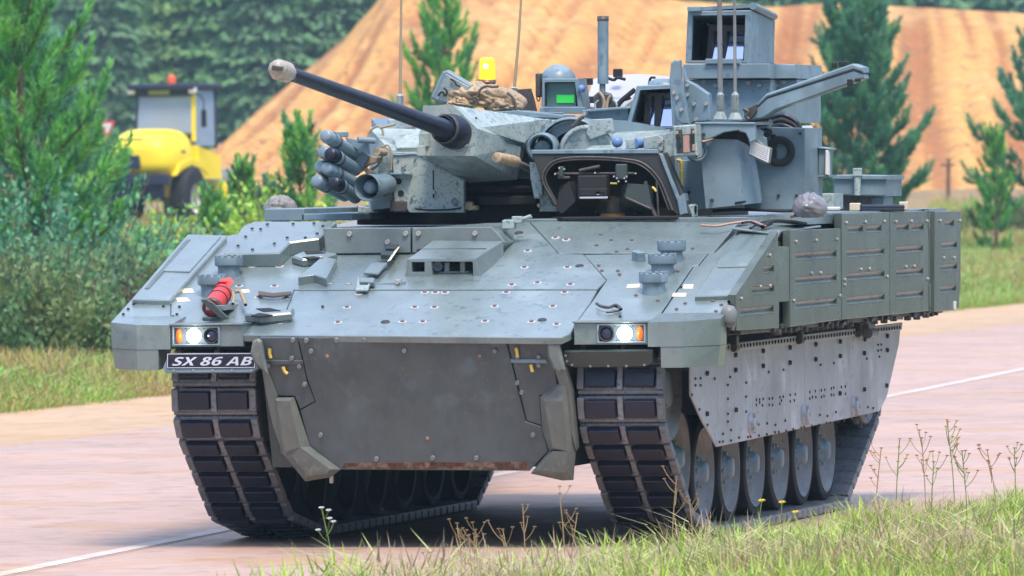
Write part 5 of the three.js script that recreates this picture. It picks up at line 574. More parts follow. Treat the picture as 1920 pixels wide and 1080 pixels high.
// right side of the turret
{
  const ref = new THREE.Vector3(.4, 0, 1);
  part('front_plate', plate([[.975,2.079,-2.42], [1.129,2.077,-2.42], [1.145,1.799,-2.42], [1.058,1.797,-2.42], [.973,1.958,-2.42]], .3), M.turret);
  const cv = part('curved_cover', [solid([[1.143,2.077,-2.3], [1.212,2.191,-2.3], [1.329,2.202,-2.3], [1.365,2.075,-2.3], [1.378,1.822,-2.3], [1.168,1.803,-2.3]], [[1.366,2.147,-2.62], [1.396,2.044,-2.62], [1.421,1.831,-2.62]], [[.976,2.17,-3.1], [1.258,2.191,-3.1], [1.33,1.853,-3.1], [1.004,1.801,-3.1]])], M.turret); part('cover_slot', plate([[1.337,1.838,-2.29], [1.398,1.846,-2.29], [1.398,1.834,-2.29], [1.337,1.826,-2.29]], .02), M.black, cv);
  part('mount_shelf', [plate([[1.13,2.291,-2.2], [1.48,2.287,-2.2], [1.477,2.272,-2.2], [1.13,2.279,-2.2]], .5), plate([[1.14,2.279,-2.21], [1.472,2.275,-2.21], [1.474,2.188,-2.21], [1.446,2.171,-2.21], [1.422,2.225,-2.21], [1.38,2.243,-2.21], [1.294,2.232,-2.21], [1.216,2.197,-2.21], [1.139,2.183,-2.21]], .05), plate([[1.435,2.267,-2.4], [1.45,2.189,-2.4], [1.498,2.146,-2.4], [1.51,2.103,-2.4], [1.492,2.104,-2.4], [1.443,2.159,-2.4], [1.419,2.189,-2.4]], .04)], M.turret);
  part('shelf_recess', plate([[1.21,2.197,-2.28], [1.285,2.233,-2.28], [1.365,2.241,-2.28], [1.408,2.219,-2.28], [1.431,2.15,-2.28], [1.401,2.171,-2.28], [1.364,2.19,-2.28]], .01), M.black);
  for (const [q, r0, r1] of [[[[1.224,2.3,-2.45], [1.225,2.351,-2.45], [1.226,2.463,-2.45], [1.226,2.801,-2.45], [1.23,3.405,-2.45]], .014, .014], [[[1.343,2.298,-2.3], [1.343,2.343,-2.3], [1.344,2.461,-2.3], [1.345,2.798,-2.3], [1.345,3.4,-2.3]], .009, .005]]) {
    const an = grp('antenna', V); an.userData.label = r1 > .01 ? 'thick right antenna on the shelf' : 'thin right antenna on the shelf'; const sp = [lathe(q[1], q[2], [[0, .016], [.1, .022], ...Array.from({ length: 22 }, (_, i) => [.12 + i * .034, .019 + (i % 2 ? .006 : 0)]), [.9, .016], [1, r0]], 16)];
    part('base_cone', lathe(q[0], q[1], [[0, 0], [0, .040], [.2, .040], [1, .022]], 20), M.worn, an); part('spring', sp, M.worn, an); part('mast', [cyl(q[2], q[3], r0 * 1.1, r0, 10), cyl(q[3], q[4], r0, r1, 10)], M.wheel, an);
  }
  // perforated sensor box on an arm, toggle strap below it
  const sb = part('sensor_box', plate([[1.034,2.271,-2.05], [1.169,2.279,-2.05], [1.176,2.102,-2.05], [1.038,2.097,-2.05]], .14, { bevel: .008 }), M.worn); part('sensor_face', plate([[1.053,2.25,-2.045], [1.161,2.255,-2.045], [1.165,2.123,-2.045], [1.058,2.118,-2.045]], .01), M.olive, sb); part('sensor_window', plate([[1.094,2.249,-2.04], [1.134,2.252,-2.04], [1.136,2.12,-2.04], [1.096,2.118,-2.04]], .012), M.copper, sb); part('sensor_cap', plate([[1.092,2.27,-2.036], [1.141,2.273,-2.036], [1.141,2.222,-2.036], [1.092,2.22,-2.036]], .012), M.worn, sb);
  for (const c of [[1.078,2.163,-2.038], [1.069,2.202,-2.038], [1.149,2.21,-2.038], [1.149,2.186,-2.038]]) part('port', cyl(c, [c[0], c[1], c[2] + .012], .010, .010, 10), M.dark, sb); for (const c of [[1.064,2.232,-2.038], [1.159,2.234,-2.038], [1.158,2.156,-2.038], [1.158,2.138,-2.038]]) part('port', box(c, [.016, .02, .012]), M.copper, sb);
  part('sensor_arm', plate([[.945,2.224,-2.2], [1.006,2.242,-2.2], [1.005,2.103,-2.2], [.955,2.08,-2.2], [.944,2.125,-2.2]], .06), M.worn); part('lifting_ring', lathe([1.103,2.132,-2.4], [1.13,2.126,-2.25], [[0, .04], [0, .058], [1, .062], [1, .04], [.5, .036]], 28), M.turret);
  part('toggle_strap', [tube([[1.001,2.079,-2.3], [1.026,2.073,-2.3], [1.029,2.043,-2.3], [1.027,1.946,-2.3]], .010), box([1.032,1.976,-2.28], [.018, .09, .02])], M.yellow); part('toggle_strap', cyl([1.032,1.949,-2.28], [1.035,1.922,-2.28], .008), M.dark); bolts('turret_bolt', [[.936,2.016,-2.41], [1.046,1.894,-2.41], [1.039,1.837,-2.41], [1.204,1.848,-2.29], [1.179,2.219,-2.2]], [0, 0, 1], .012, .012, M.boltDark, V, 8);
  // printed instruction plate on a tilted bracket
  { const q = [[1.425,2.183,-2.34], [1.532,2.136,-2.34], [1.522,2.058,-2.34], [1.412,2.111,-2.34]], p = part('instruction_plate', plate([[1.42,2.189,-2.35], [1.536,2.139,-2.35], [1.523,2.055,-2.35], [1.493,2.056,-2.35], [1.404,2.105,-2.35]], .05), M.wheel); const W = 256, cvs = document.createElement('canvas'); cvs.width = W; cvs.height = 192; const c = cvs.getContext('2d'); c.fillStyle = '#d9dde2'; c.fillRect(0, 0, W, 192); c.fillStyle = '#20242c'; const r = rng(31); for (let y = 18; y < 180; y += 24) { let x = 12; while (x < 236) { const w = 10 + 26 * r(); c.fillRect(x, y, Math.min(w, 240 - x), 9); x += w + 8; } }  const t = new THREE.CanvasTexture(cvs); t.colorSpace = THREE.SRGBColorSpace; const P = q, g = new THREE.BufferGeometry(); g.setAttribute('position', new THREE.Float32BufferAttribute([P[3], P[2], P[1], P[3], P[1], P[0]].flat(), 3)); g.setAttribute('uv', new THREE.Float32BufferAttribute([0, 0, 1, 0, 1, 1, 0, 0, 1, 1, 0, 1], 2)); g.computeVertexNormals(); mesh('plate_print', g, std([1, 1, 1], .5, { map: t }), p, true); }
  // flat blue grey side plate with a grab handle
  const sp = part('side_plate', plate([[1.234,2.271,-3], [1.598,2.254,-3], [1.599,1.787,-3], [1.244,1.791,-3]], .5), M.turret); sp.userData.label = 'flat blue grey plate with a round black grab handle';
  part('grab_handle', [lathe([1.452,2.122,-2.99], [1.459,2.121,-2.96], [[0, .045], [0, .088], [1, .088], [1, .045], [0, .045]], 28), box([1.422,2.122,-2.97], [.03, .16, .03])], M.dark, sp); part('handle_stop', [box([1.418,2.21,-2.98], [.03, .02, .03]), box([1.444,2.045,-2.98], [.04, .02, .03])], M.black, sp); bolts('plate_bolt', [[1.513,2.148,-2.998], [1.442,1.868,-2.998], [1.548,1.867,-2.998], [1.38,2.226,-2.998], [1.573,2.224,-2.998]], [0, 0, 1], .010, .010, M.boltDark, sp, 6);
  part('bracket', plate([[1.36,2.257,-2.8], [1.397,2.238,-2.8], [1.397,2.208,-2.8], [1.415,2.201,-2.8], [1.421,2.128,-2.8], [1.402,2.128,-2.8], [1.39,2.165,-2.8], [1.365,2.19,-2.8]], .03), M.turret);
  for (let k = 0; k < 4; k++) part('cable', tube([[1.0 + k * .01, 2.25 - k * .02, -2.7], [1.368,2.312,-3], [1.454,2.329,-3.1], [1.528,2.292,-3.1], [1.565,2.224,-3.1]].map(p => [p[0], p[1] - k * .028, p[2] + k * .01]), .014, 7, 24), k % 2 ? M.dark : M.gun);
  part('cable', tube([[1.408,2.311,-2.9], [1.414,2.268,-2.9], [1.401,2.208,-2.9], [1.388,2.171,-2.9]], .010), M.gun); bolts('cable_clip', [[1.421,2.293,-2.88], [1.418,2.262,-2.88]], [0, 0, 1], .012, .02, M.worn, V, 8);
  // bracketed box at the far right of the turret
  part('side_box', [solid([[1.498,2.268,-3.4], [1.548,2.271,-3.4], [1.573,2.243,-3.4], [1.575,2.175,-3.4], [1.534,2.176,-3.4]], [[1.457,2.269,-3.6], [1.517,2.268,-3.6], [1.534,2.176,-3.6], [1.468,2.176,-3.6]])], M.white); part('side_mount', plate([[1.515,2.157,-3.4], [1.587,2.156,-3.4], [1.592,1.978,-3.4], [1.517,2.022,-3.4]], .12, { holes: [[[1.53,2.099,-3.4], [1.571,2.092,-3.4], [1.577,2.07,-3.4], [1.564,2.058,-3.4], [1.53,2.068,-3.4]]] }), M.turret); part('side_mount', [plate([[1.601,2.138,-3.38], [1.645,2.131,-3.38], [1.64,1.984,-3.38], [1.599,1.978,-3.38]], .2), plate([[1.599,2.147,-3.36], [1.671,2.137,-3.36], [1.671,2.128,-3.36], [1.599,2.135,-3.36]], .2), plate([[1.559,1.979,-3.36], [1.669,1.984,-3.36], [1.669,1.974,-3.36], [1.559,1.966,-3.36]], .2)], M.turret); part('side_rail', plate([[1.647,2.125,-3.35], [1.663,2.125,-3.35], [1.662,1.984,-3.35], [1.643,1.984,-3.35]], .06), M.white); part('connector', [cyl([1.538,2.188,-3.35], [1.538,2.126,-3.35], .014), cyl([1.532,2.145,-3.35], [1.531,2.083,-3.35], .012)], M.yellow);
  // long boxed arm laid back over the turret
  const arm = part('boxed_arm', [plate([[1.372,2.375,-2.75], [1.434,2.426,-2.75], [1.937,2.577,-2.75], [1.992,2.555,-2.75], [1.998,2.534,-2.75], [1.955,2.516,-2.75], [1.483,2.358,-2.75], [1.408,2.311,-2.75], [1.321,2.3,-2.75], [1.315,2.342,-2.75]], .15, { bevel: .008 }), plate([[1.374,2.39,-2.74], [1.43,2.45,-2.74], [1.933,2.616,-2.74], [1.995,2.594,-2.74], [1.998,2.564,-2.74], [1.939,2.583,-2.74], [1.436,2.432,-2.74], [1.38,2.381,-2.74]], .17, { bevel: .008 })], M.turret); arm.userData.label = 'long boxed arm with a lid sloping up to the right'; part('arm_end', [plate([[1.303,2.36,-2.72], [1.372,2.39,-2.72], [1.378,2.353,-2.72], [1.334,2.299,-2.72], [1.309,2.318,-2.72]], .1), tube([[1.308,2.366,-2.7], [1.332,2.348,-2.7], [1.32,2.324,-2.7], [1.338,2.305,-2.7]], .012)], M.steelDark, arm); for (const b of [box([1.925,2.507,-2.7], [.03, .04, .03]), box([1.869,2.615,-2.8], [.05, .03, .05]), box([1.816,2.609,-2.8], [.03, .03, .04]), box([1.967,2.522,-2.72], [.03, .02, .03])]) part('arm_latch', b, M.dark, arm);
  // tall bracket in front of the sights
  part('sight_bracket', [plate([[.907,2.632,-2.6], [.929,2.65,-2.6], [.96,2.646,-2.6], [.965,2.534,-2.6], [.982,2.443,-2.6], [1.012,2.282,-2.6], [.968,2.282,-2.6], [.937,2.307,-2.6], [.913,2.395,-2.6], [.896,2.535,-2.6]], .06, { bevel: .008 })], M.turret); part('sight_bracket', plate([[.939,2.608,-2.75], [.963,2.535,-2.75], [1.012,2.51,-2.75], [1.093,2.454,-2.75], [1.104,2.302,-2.75], [.966,2.285,-2.75], [.955,2.413,-2.75]], .08, { bevel: .006 }), M.turret); bolts('turret_bolt', [[.925,2.462,-2.595], [.943,2.431,-2.595], [.967,2.364,-2.595], [.97,2.505,-2.745], [.969,2.45,-2.745], [1.009,2.398,-2.745], [1.078,2.397,-2.745], [.965,2.331,-2.745], [1.018,2.309,-2.745]], [0, 0, 1], .012, .014, M.bolt, V, 8);
  // two gunsights in open fronted boxes
  for (const [nm, label, outer, hole, zf, dep, back, pane, fr] of [
    ['gunsight', 'upper open fronted gunsight box', [[.746,2.947,-3.8], [1.125,2.948,-3.8], [1.102,2.637,-3.8], [.73,2.642,-3.8]], [[.768,2.928,-3.8], [1.096,2.926,-3.8], [1.084,2.65,-3.8], [.753,2.654,-3.8]], -3.8, .75, [[.656,2.9,-4.55], [1.104,2.899,-4.55], [1.098,2.644,-4.55], [.64,2.65,-4.55]], [[[.843,2.837,-4.04], [.888,2.833,-4.04], [.883,2.664,-4.04], [.831,2.665,-4.04]], [[.92,2.836,-4.04], [1.035,2.831,-4.04], [1.023,2.662,-4.04], [.908,2.664,-4.04]]], [[.816,2.872,-4.05], [1.042,2.868,-4.05], [1.034,2.65,-4.05], [.794,2.653,-4.05]]],
    ['gunsight', 'lower open fronted gunsight box beside the tall bracket', [[.638,2.507,-2.9], [.855,2.516,-2.9], [.871,2.256,-2.9], [.567,2.257,-2.9]], [[.654,2.488,-2.9], [.842,2.495,-2.9], [.852,2.263,-2.9], [.589,2.266,-2.9]], -2.9, .5, [[.567,2.489,-3.4], [.835,2.492,-3.4], [.833,2.257,-3.4], [.532,2.258,-3.4]], [[[.683,2.449,-3.05], [.714,2.448,-3.05], [.706,2.271,-3.05], [.674,2.271,-3.05]], [[.745,2.454,-3.05], [.84,2.453,-3.05], [.844,2.269,-3.05], [.734,2.27,-3.05]]], [[.652,2.468,-3.06], [.85,2.471,-3.06], [.848,2.26,-3.06], [.634,2.262,-3.06]]]]) {
    const g = part(nm, [plate(outer, .03, { holes: [hole], bevel: .006 }), plate([outer[0], outer[1], back[1], back[0]], .015, { ref: UP }), plate([outer[1], outer[2], back[2], back[1]], .015, { ref: new THREE.Vector3(1, 0, 0) }), plate([outer[0], outer[3], back[3], back[0]], .015, { ref: new THREE.Vector3(-1, 0, 0) }), plate(back, .02)], M.turret); g.userData.label = label;
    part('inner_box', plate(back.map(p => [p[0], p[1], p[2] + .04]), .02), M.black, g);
    part('pane_frame', plate(fr, .05, { holes: pane.map(q => q.map(p => [p[0], p[1], fr[0][2]])), bevel: .004 }), M.steelDark, g);
    pane.forEach((q, i) => { const c = part('pane', plate(q.map((p, j) => [p[0] * 1, p[1], p[2] - .012 - (j < 2 ? .05 : 0)]), .012, { bevel: 0 }), i ? M.pane : M.pane, g); }); bolts('frame_bolt', fr.map(p => [p[0], p[1], p[2] + .004]), [0, 0, 1], .010, .01, M.steel, g, 8);
  }
  part('sight_lid', [solid([[.758,2.969,-3.82], [.812,2.949,-3.82], [1.115,2.97,-3.82], [1.127,2.982,-3.82], [1.127,2.963,-3.82]], [[1.115,2.924,-4.5], [1.112,2.905,-4.5], [.68,2.924,-4.5]]), box([.792,2.958,-3.78], [.08, .03, .05])], M.turret); part('sight_lid_rod', cyl([1.135,2.972,-3.8], [1.115,2.921,-4.5], .022), M.turret);
  part('sight_base', plate([[.732,2.638,-3.72], [1.246,2.635,-3.72], [1.245,2.548,-3.72], [.737,2.551,-3.72]], .9), M.turret); part('sight_base', plate([[1.212,2.637,-3.9], [1.358,2.628,-3.9], [1.366,2.547,-3.9], [1.211,2.546,-3.9]], .8), M.turret); part('sight_pedestal', [plate([[.748,2.549,-3.8], [1.241,2.542,-3.8], [1.238,2.284,-3.8], [.746,2.29,-3.8]], .8), plate([[1.213,2.544,-3.95], [1.362,2.542,-3.95], [1.36,2.29,-3.95], [1.21,2.291,-3.95]], .7)], M.turret); part('sight_foot', plate([[.87,2.667,-3.7], [1.073,2.665,-3.7], [1.073,2.634,-3.7], [.87,2.636,-3.7]], .06), M.turret); bolts('pedestal_bolt', [[.839,2.535,-3.795], [1.106,2.525,-3.795], [1.169,2.509,-3.795], [.908,2.512,-3.795], [1.164,2.385,-3.795], [1.236,2.509,-3.945], [1.284,2.527,-3.945], [1.304,2.321,-3.945]], [0, 0, 1], .015, .012, M.bolt, V, 12);
}
// roof: commander's sensor head, mast, hatches, beacon, rear antennas
{
  const sh = part('sensor_head', [plate([[.011,2.56,-3.2], [.224,2.557,-3.2], [.25,2.375,-3.2], [.003,2.378,-3.2]], .22, { holes: [[[.02,2.544,-3.2], [.211,2.542,-3.2], [.228,2.391,-3.2], [.016,2.393,-3.2]]], bevel: .006 }), plate([[.009,2.393,-3.15], [.274,2.39,-3.15], [.28,2.353,-3.15], [.002,2.356,-3.15]], .3)], M.turret); sh.userData.label = 'domed sensor head with a teal window and green patch';
  const dm = new THREE.SphereGeometry(.105, 28, 14, 0, 6.283, 0, 1.6); dm.scale(1, .95, 1); dm.translate(...[.075,2.541,-3.33]); part('dome', dm, M.turret, sh); part('dome_side', [box([-.026,2.521,-3.3], [.03, .14, .12], .012), tube([[-.024,2.465,-3.25], [-.034,2.447,-3.25], [-.024,2.428,-3.25], [-.015,2.446,-3.25], [-.024,2.465,-3.25]], .004, 5, 16)], M.steelDark, sh);
  part('window', plate([[.021,2.532,-3.25], [.193,2.53,-3.25], [.2,2.391,-3.25], [.026,2.393,-3.25]], .01, { bevel: 0 }), std([.08, .17, .16], .25), sh); part('screen_patch', plate([[.085,2.464,-3.244], [.19,2.462,-3.244], [.189,2.416,-3.244], [.085,2.417,-3.244]], .003, { bevel: 0 }), std([.03, .45, .07], .5, { emissive: lin(.01, .3, .03), emissiveIntensity: .5 }), sh); part('window_back', plate([[-.004,2.551,-3.262], [.209,2.549,-3.262], [.217,2.382,-3.262], [-.006,2.384,-3.262]], .02), M.black, sh); part('knob', lathe([.232,2.498,-3.2], [.262,2.498,-3.18], [[0, .01], [.3, .022], [.8, .022], [1, 0]], 14), M.blue);
  const ms = grp('roof_mast', V); part('tube', lathe([.349,2.525,-3.3], [.353,2.887,-3.3], [[0, .032], [1, .032], [1, 0]], 20), M.turret, ms); part('cap', lathe([.353,2.88,-3.3], [.353,2.917,-3.3], [[0, .028], [.3, .034], [1, .034], [1, 0]], 20), M.steelDark, ms); part('neck', cyl([.344,2.393,-3.3], [.346,2.529,-3.3], .018), M.turret, ms);
  part('foot', [solid([[.326,2.438,-3.15], [.358,2.478,-3.15], [.373,2.447,-3.15], [.375,2.382,-3.15], [.331,2.383,-3.15]], [[.268,2.456,-3.4], [.313,2.492,-3.4], [.318,2.384,-3.4]]), solid([[.395,2.459,-3.15], [.427,2.459,-3.15], [.455,2.415,-3.15], [.464,2.384,-3.15], [.394,2.382,-3.15]], [[.338,2.48,-3.4], [.376,2.47,-3.4], [.407,2.386,-3.4]])], M.steelDark, ms); part('strap', [tube([[.362,2.478,-3.13], [.384,2.453,-3.13], [.396,2.416,-3.13], [.39,2.382,-3.13]], .009), tube([[.438,2.459,-3.13], [.419,2.434,-3.13], [.408,2.382,-3.13]], .009)], M.canvas, ms); part('strap', [tube([[.362,2.429,-3.13], [.342,2.41,-3.13], [.342,2.38,-3.13]], .006), tube([[.444,2.434,-3.13], [.466,2.409,-3.13], [.468,2.378,-3.13]], .006)], M.worn, ms);
  const ht = part('roof_hatch', plate([[.01,2.567,-4.1], [.088,2.591,-4.1], [.282,2.598,-4.1], [.481,2.582,-4.1], [.529,2.557,-4.1], [.506,2.532,-4.1], [.425,2.508,-4.1], [.351,2.484,-4.1], [.286,2.409,-4.1], [.038,2.4,-4.1], [.029,2.494,-4.1]].map((p, i, A) => [p[0], p[1], p[2] - (p[1] - 2.4) * 2.2]), .05, { bevel: .012, ref: UP }), M.ringPale); for (const b of [box([.21,2.597,-4.3], [.05, .05, .05]), tube([[.186,2.565,-4.15], [.221,2.555,-4.15], [.238,2.567,-4.15], [.289,2.557,-4.15]], .010), box([.072,2.547,-4.1], [.06, .04, .04]), tube([[.442,2.526,-4.1], [.455,2.564,-4.1], [.481,2.564,-4.1]], .008)]) part('hatch_latch', b, M.dark); part('hatch_rim', [tube([[.293,2.396,-3.9], [.319,2.427,-3.9], [.364,2.464,-3.9], [.403,2.494,-3.9]], .016), tube([[.303,2.421,-3.9], [.377,2.445,-3.9]], .008), box([.126,2.438,-3.9], [.08, .04, .05])], M.dark); part('roof_hatch', lathe([.582,2.517,-3.9], [.583,2.555,-3.9], [[0, .1], [.6, .09], [1, .05], [1, 0]], 20), M.turret);  // large hatch coloured pale to paint in the sky light on its upturned face
  part('roof_box', [solid([[-.136,2.497,-3.2], [-.059,2.502,-3.2], [-.035,2.44,-3.2], [-.02,2.369,-3.2], [-.086,2.37,-3.2]], [[-.221,2.5,-3.5], [-.125,2.505,-3.5], [-.091,2.371,-3.5], [-.222,2.372,-3.5]])], M.steelDark); part('roof_rail', [tube([[-.252,2.346,-2.9], [-.22,2.364,-2.9], [-.062,2.365,-2.9], [-.052,2.377,-2.9]], .014), tube([[-.215,2.339,-2.88], [.205,2.347,-2.88]], .007), tube([[-.21,2.349,-2.86], [.216,2.356,-2.86]], .006)], M.turret);
  const tp = part('tilted_box', plate([[-.596,2.455,-2.95], [-.524,2.605,-2.95], [-.492,2.614,-2.95], [-.341,2.523,-2.95], [-.38,2.443,-2.95], [-.475,2.414,-2.95], [-.545,2.417,-2.95]], .07, { bevel: .012 }), M.turret); tp.userData.label = 'tilted grey box lid beside the tan kit roll'; part('lid_face', plate([[-.559,2.445,-2.945], [-.501,2.592,-2.945], [-.359,2.514,-2.945], [-.398,2.446,-2.945], [-.48,2.423,-2.945]], .012), M.worn, tp); part('lid_lever', [tube([[-.543,2.464,-2.93], [-.52,2.488,-2.93], [-.502,2.463,-2.93], [-.489,2.487,-2.93], [-.507,2.509,-2.93]], .006), tube([[-.469,2.561,-2.93], [-.447,2.548,-2.93], [-.431,2.524,-2.93], [-.412,2.517,-2.93]], .006)], M.dark, tp);
  const be = grp('warning_beacon', V); be.userData.label = 'lit amber warning beacon on the turret roof'; part('beacon_base', lathe([-.415,2.522,-3.6], [-.414,2.562,-3.6], [[0, .036], [.3, .04], [.4, .05], [1, .052], [1, 0]], 22), M.steelDark, be); part('beacon_lens', lathe([-.414,2.562,-3.6], [-.413,2.69,-3.6], [[0, .051], [.2, .05], [.85, .046], [.95, .042], [1, .03], [1, 0]], 26), std([.95, .55, .03], .25, { emissive: lin(1, .42, .012), emissiveIntensity: .5 }), be); part('beacon_bulb', (() => { const g = new THREE.SphereGeometry(.016, 14, 10); g.translate(...[-.408,2.639,-3.54]); return g; })(), std([1, .9, .5], .4, { emissive: lin(1, .82, .3), emissiveIntensity: 2 }), be); { const l = new THREE.PointLight(0xffa018, .1, 0, 2); l.position.set(...[-.389,2.633,-3.5]); l.castShadow = true; l.name = 'beacon_glow'; be.add(l); }
  for (const [q, lab] of [[[[-.817,2.307,-3.1], [-.816,2.412,-3.1], [-.812,2.48,-3.1], [-.804,2.839,-3.1], [-.791,3.457,-3.1]], 'left antenna behind the gun barrel'], [[[-.332,2.366,-3.9], [-.327,2.482,-3.9], [-.323,2.519,-3.9], [-.294,2.81,-3.9], [-.249,3.405,-3.9]], 'leaning antenna right of the beacon']]) { const an = grp('antenna', V); an.userData.label = lab; part('base_cone', lathe(q[0], q[1], [[0, 0], [0, .03], [1, .018]], 16), M.worn, an); part('spring', lathe(q[1], q[2], [[0, .016], ...Array.from({ length: 14 }, (_, i) => [.05 + i * .06, .018 + (i % 2 ? .006 : 0)]), [1, .01]], 14), M.worn, an); part('mast', [cyl(q[2], q[3], .010, .008, 8), cyl(q[3], q[4], .008, .005, 8)], M.strap, an); }
  part('antenna_base', box([-.804,2.304,-3.1], [.14, .06, .14], .01), M.worn); part('cable_gland', cyl([-.699,2.287,-2.9], [-.68,2.305,-2.9], .014), M.copper);
  // stowage on the rear deck
  const rb = part('rear_box', plate([[1.281,1.976,-5.4], [1.604,1.967,-5.4], [1.602,1.848,-5.4], [1.279,1.858,-5.4]], .5, { bevel: .008 }), M.turret); part('box_lid', plate([[1.278,1.98,-5.38], [1.614,1.973,-5.38], [1.614,1.947,-5.38], [1.278,1.954,-5.38]], .54), M.turret, rb); part('rear_post', [cyl([1.434,1.857,-5.36], [1.436,1.972,-5.36], .02), box([1.436,1.994,-5.36], [.05, .05, .05])], M.worn); part('box_stand', [plate([[1.276,1.857,-5.45], [1.492,1.855,-5.45], [1.491,1.762,-5.45], [1.275,1.764,-5.45]], .4)], M.steelDark); part('box_stand', plate([[1.488,1.842,-5.5], [1.567,1.842,-5.5], [1.566,1.758,-5.5], [1.487,1.759,-5.5]], .3), M.turret); part('deck_box', plate([[1.338,1.872,-4.6], [1.44,1.871,-4.6], [1.439,1.779,-4.6], [1.337,1.78,-4.6]], .3), M.worn);
  part('deck_block', box([1.571,1.791,-4.6], [.06, .045, .06]), M.cream); part('deck_block', [box([1.748,1.791,-5.2], [.05, .05, .06])], M.cream); part('deck_rod', [cyl([1.6,1.79,-4.6], [1.76,1.785,-5.1], .014), cyl([1.6,1.775,-4.6], [1.76,1.769,-5.1], .014)], M.gun); part('deck_tray', [box([1.474,1.784,-4.3], [.12, .02, .1])], M.white);
  part('turret_ring', cyl([-.1, 1.72, -3.9], [-.1, 1.83, -3.9], 1.15, 1.15, 48), M.dark); part('roof_cable', tube([[1.143,1.786,-2.6], [1.267,1.794,-2.6], [1.422,1.789,-2.6], [1.576,1.782,-2.6], [1.669,1.79,-2.6]], .010), M.dark);
}

/* ---------- loose things on the vehicle ---------- */
function lump(c, r, seed, o = {}) { // cloth drawn over something: a rounded heap with gathered folds
  const g = new THREE.SphereGeometry(1, o.seg ?? 40, o.seg2 ?? 28), p = g.attributes.position;
  for (let i = 0; i < p.count; i++) { const x = p.getX(i), y = p.getY(i), z = p.getZ(i), a = Math.atan2(y, z); const fold = (vnoise((o.fx ?? 3) * x + 20, (o.fa ?? 6) * a + 20, 4096, seed) - .5) * (o.amp ?? .25) + (vnoise(9 * x + 40, 9 * y + 5 * z + 40, 4096, seed + 1) - .5) * (o.amp2 ?? .12), q = Math.pow(Math.abs(x), 4), k = 1 + fold * (1 - q); p.setXYZ(i, x * r[0], Math.max(y * k, -(o.flat ?? .6)) * r[1], z * k * r[2]); }
  const m = mergeVertices(g, 1e-4); m.computeVertexNormals(); if (o.rz) m.rotateZ(o.rz); m.translate(...c); return m;
}
{
  const t = thing('kit_roll', 'tan canvas kit roll tied down beside the amber beacon', 'kit roll'); const c = [-.275,2.442,-3];
  mesh('roll', lump(c, [.245, .082, .12], 3, { fx: 5, fa: 2.2, amp: .55, amp2: .4, rz: -.10, seg: 70, seg2: 40 }), M.canvas, t); mesh('flap', [lump([-.414,2.407,-2.92], [.08, .04, .07], 8, { amp: .5, amp2: .5 }), lump([-.154,2.397,-2.93], [.12, .045, .06], 9, { amp: .6, amp2: .5, fx: 6 })], M.canvas, t);
  for (const q of [[[-.322,2.451,-2.87], [-.297,2.46,-2.87], [-.277,2.497,-2.87], [-.245,2.515,-2.87], [-.201,2.511,-2.87], [-.17,2.514,-2.87]], [[-.307,2.43,-2.86], [-.32,2.454,-2.86], [-.288,2.442,-2.86], [-.301,2.411,-2.86]], [[-.122,2.476,-2.88], [-.097,2.458,-2.88], [-.078,2.427,-2.88], [-.066,2.378,-2.88]]]) mesh('cord', tube(q, .008), M.strapDark, t);
}
{
  const t = thing('fire_extinguisher', 'red cylinder strapped on the left front fender behind an olive bracket', 'fire extinguisher'); const a = [-1.167,1.297,-.273], b = [-1.179,1.385,-.57];
  mesh('body', lathe(a, b, [[0, 0], [.0, .050], [.03, .053], [.86, .053], [.96, .035], [1, .02], [1, 0]], 28), M.red, t); mesh('end_ring', lathe(a, b, [[-.03, .045], [-.02, .055], [.05, .055], [.06, .053]], 28), M.steelDark, t);
  for (const k of [.45, .72]) mesh('band', lathe(a, b, [[k, .0535], [k, .056], [k + .035, .056], [k + .035, .0535]], 28), M.dark, t);
  mesh('cloth_tie', [solid([b, [b[0] - .03, b[1] + .06, b[2] - .02], [b[0] + .05, b[1] + .045, b[2] - .03], [b[0] + .02, b[1] + .075, b[2] - .05]]), solid([[b[0] - .06, b[1] + .01, b[2]], [b[0] - .03, b[1] + .05, b[2] + .02], [b[0] + .03, b[1] + .05, b[2]], [b[0] - .05, b[1] + .045, b[2] - .04]])], M.red, t);
  mesh('front_bracket', [plate([[-1.2,1.333,-.242], [-1.202,1.344,-.279], [-1.165,1.344,-.278], [-1.14,1.33,-.232], [-1.051,1.247,.045], [-1.051,1.234,.091], [-1.087,1.234,.09], [-1.114,1.253,.026]].map(p => [p[0], p[1], a[2] + .10]), .02), box([a[0], a[1] - .06, a[2] + .07], [.05, .02, .09])], M.olive, t); mesh('cradle', [box([(a[0] + b[0]) / 2 + .03, (a[1] + b[1]) / 2 - .045, (a[2] + b[2]) / 2 + .02], [.10, .03, .34])], M.paint, t);
  mesh('strap', [tube([[-1.158,1.384,-.648], [-1.131,1.364,-.583], [-1.088,1.314,-.415]], .009), tube([[-1.126,1.379,-.597], [-1.104,1.381,-.606], [-1.06,1.353,-.512], [-1.001,1.309,-.363]], .010)], M.strap, t);
}
{ const t = thing('covered_mirror', 'grey rounded cloth covered mirror on the left edge of the deck', 'covered mirror'), c = [-1.513,1.819,-3]; mesh('cover', lump(c, [.10, .08, .09], 15, { amp: .18, flat: .9 }), pm([.30, .29, .28], .85, tWorn), t); mesh('stand', [box([c[0], c[1] - .08, c[2]], [.09, .07, .08], .01)], M.steelDark, t); }
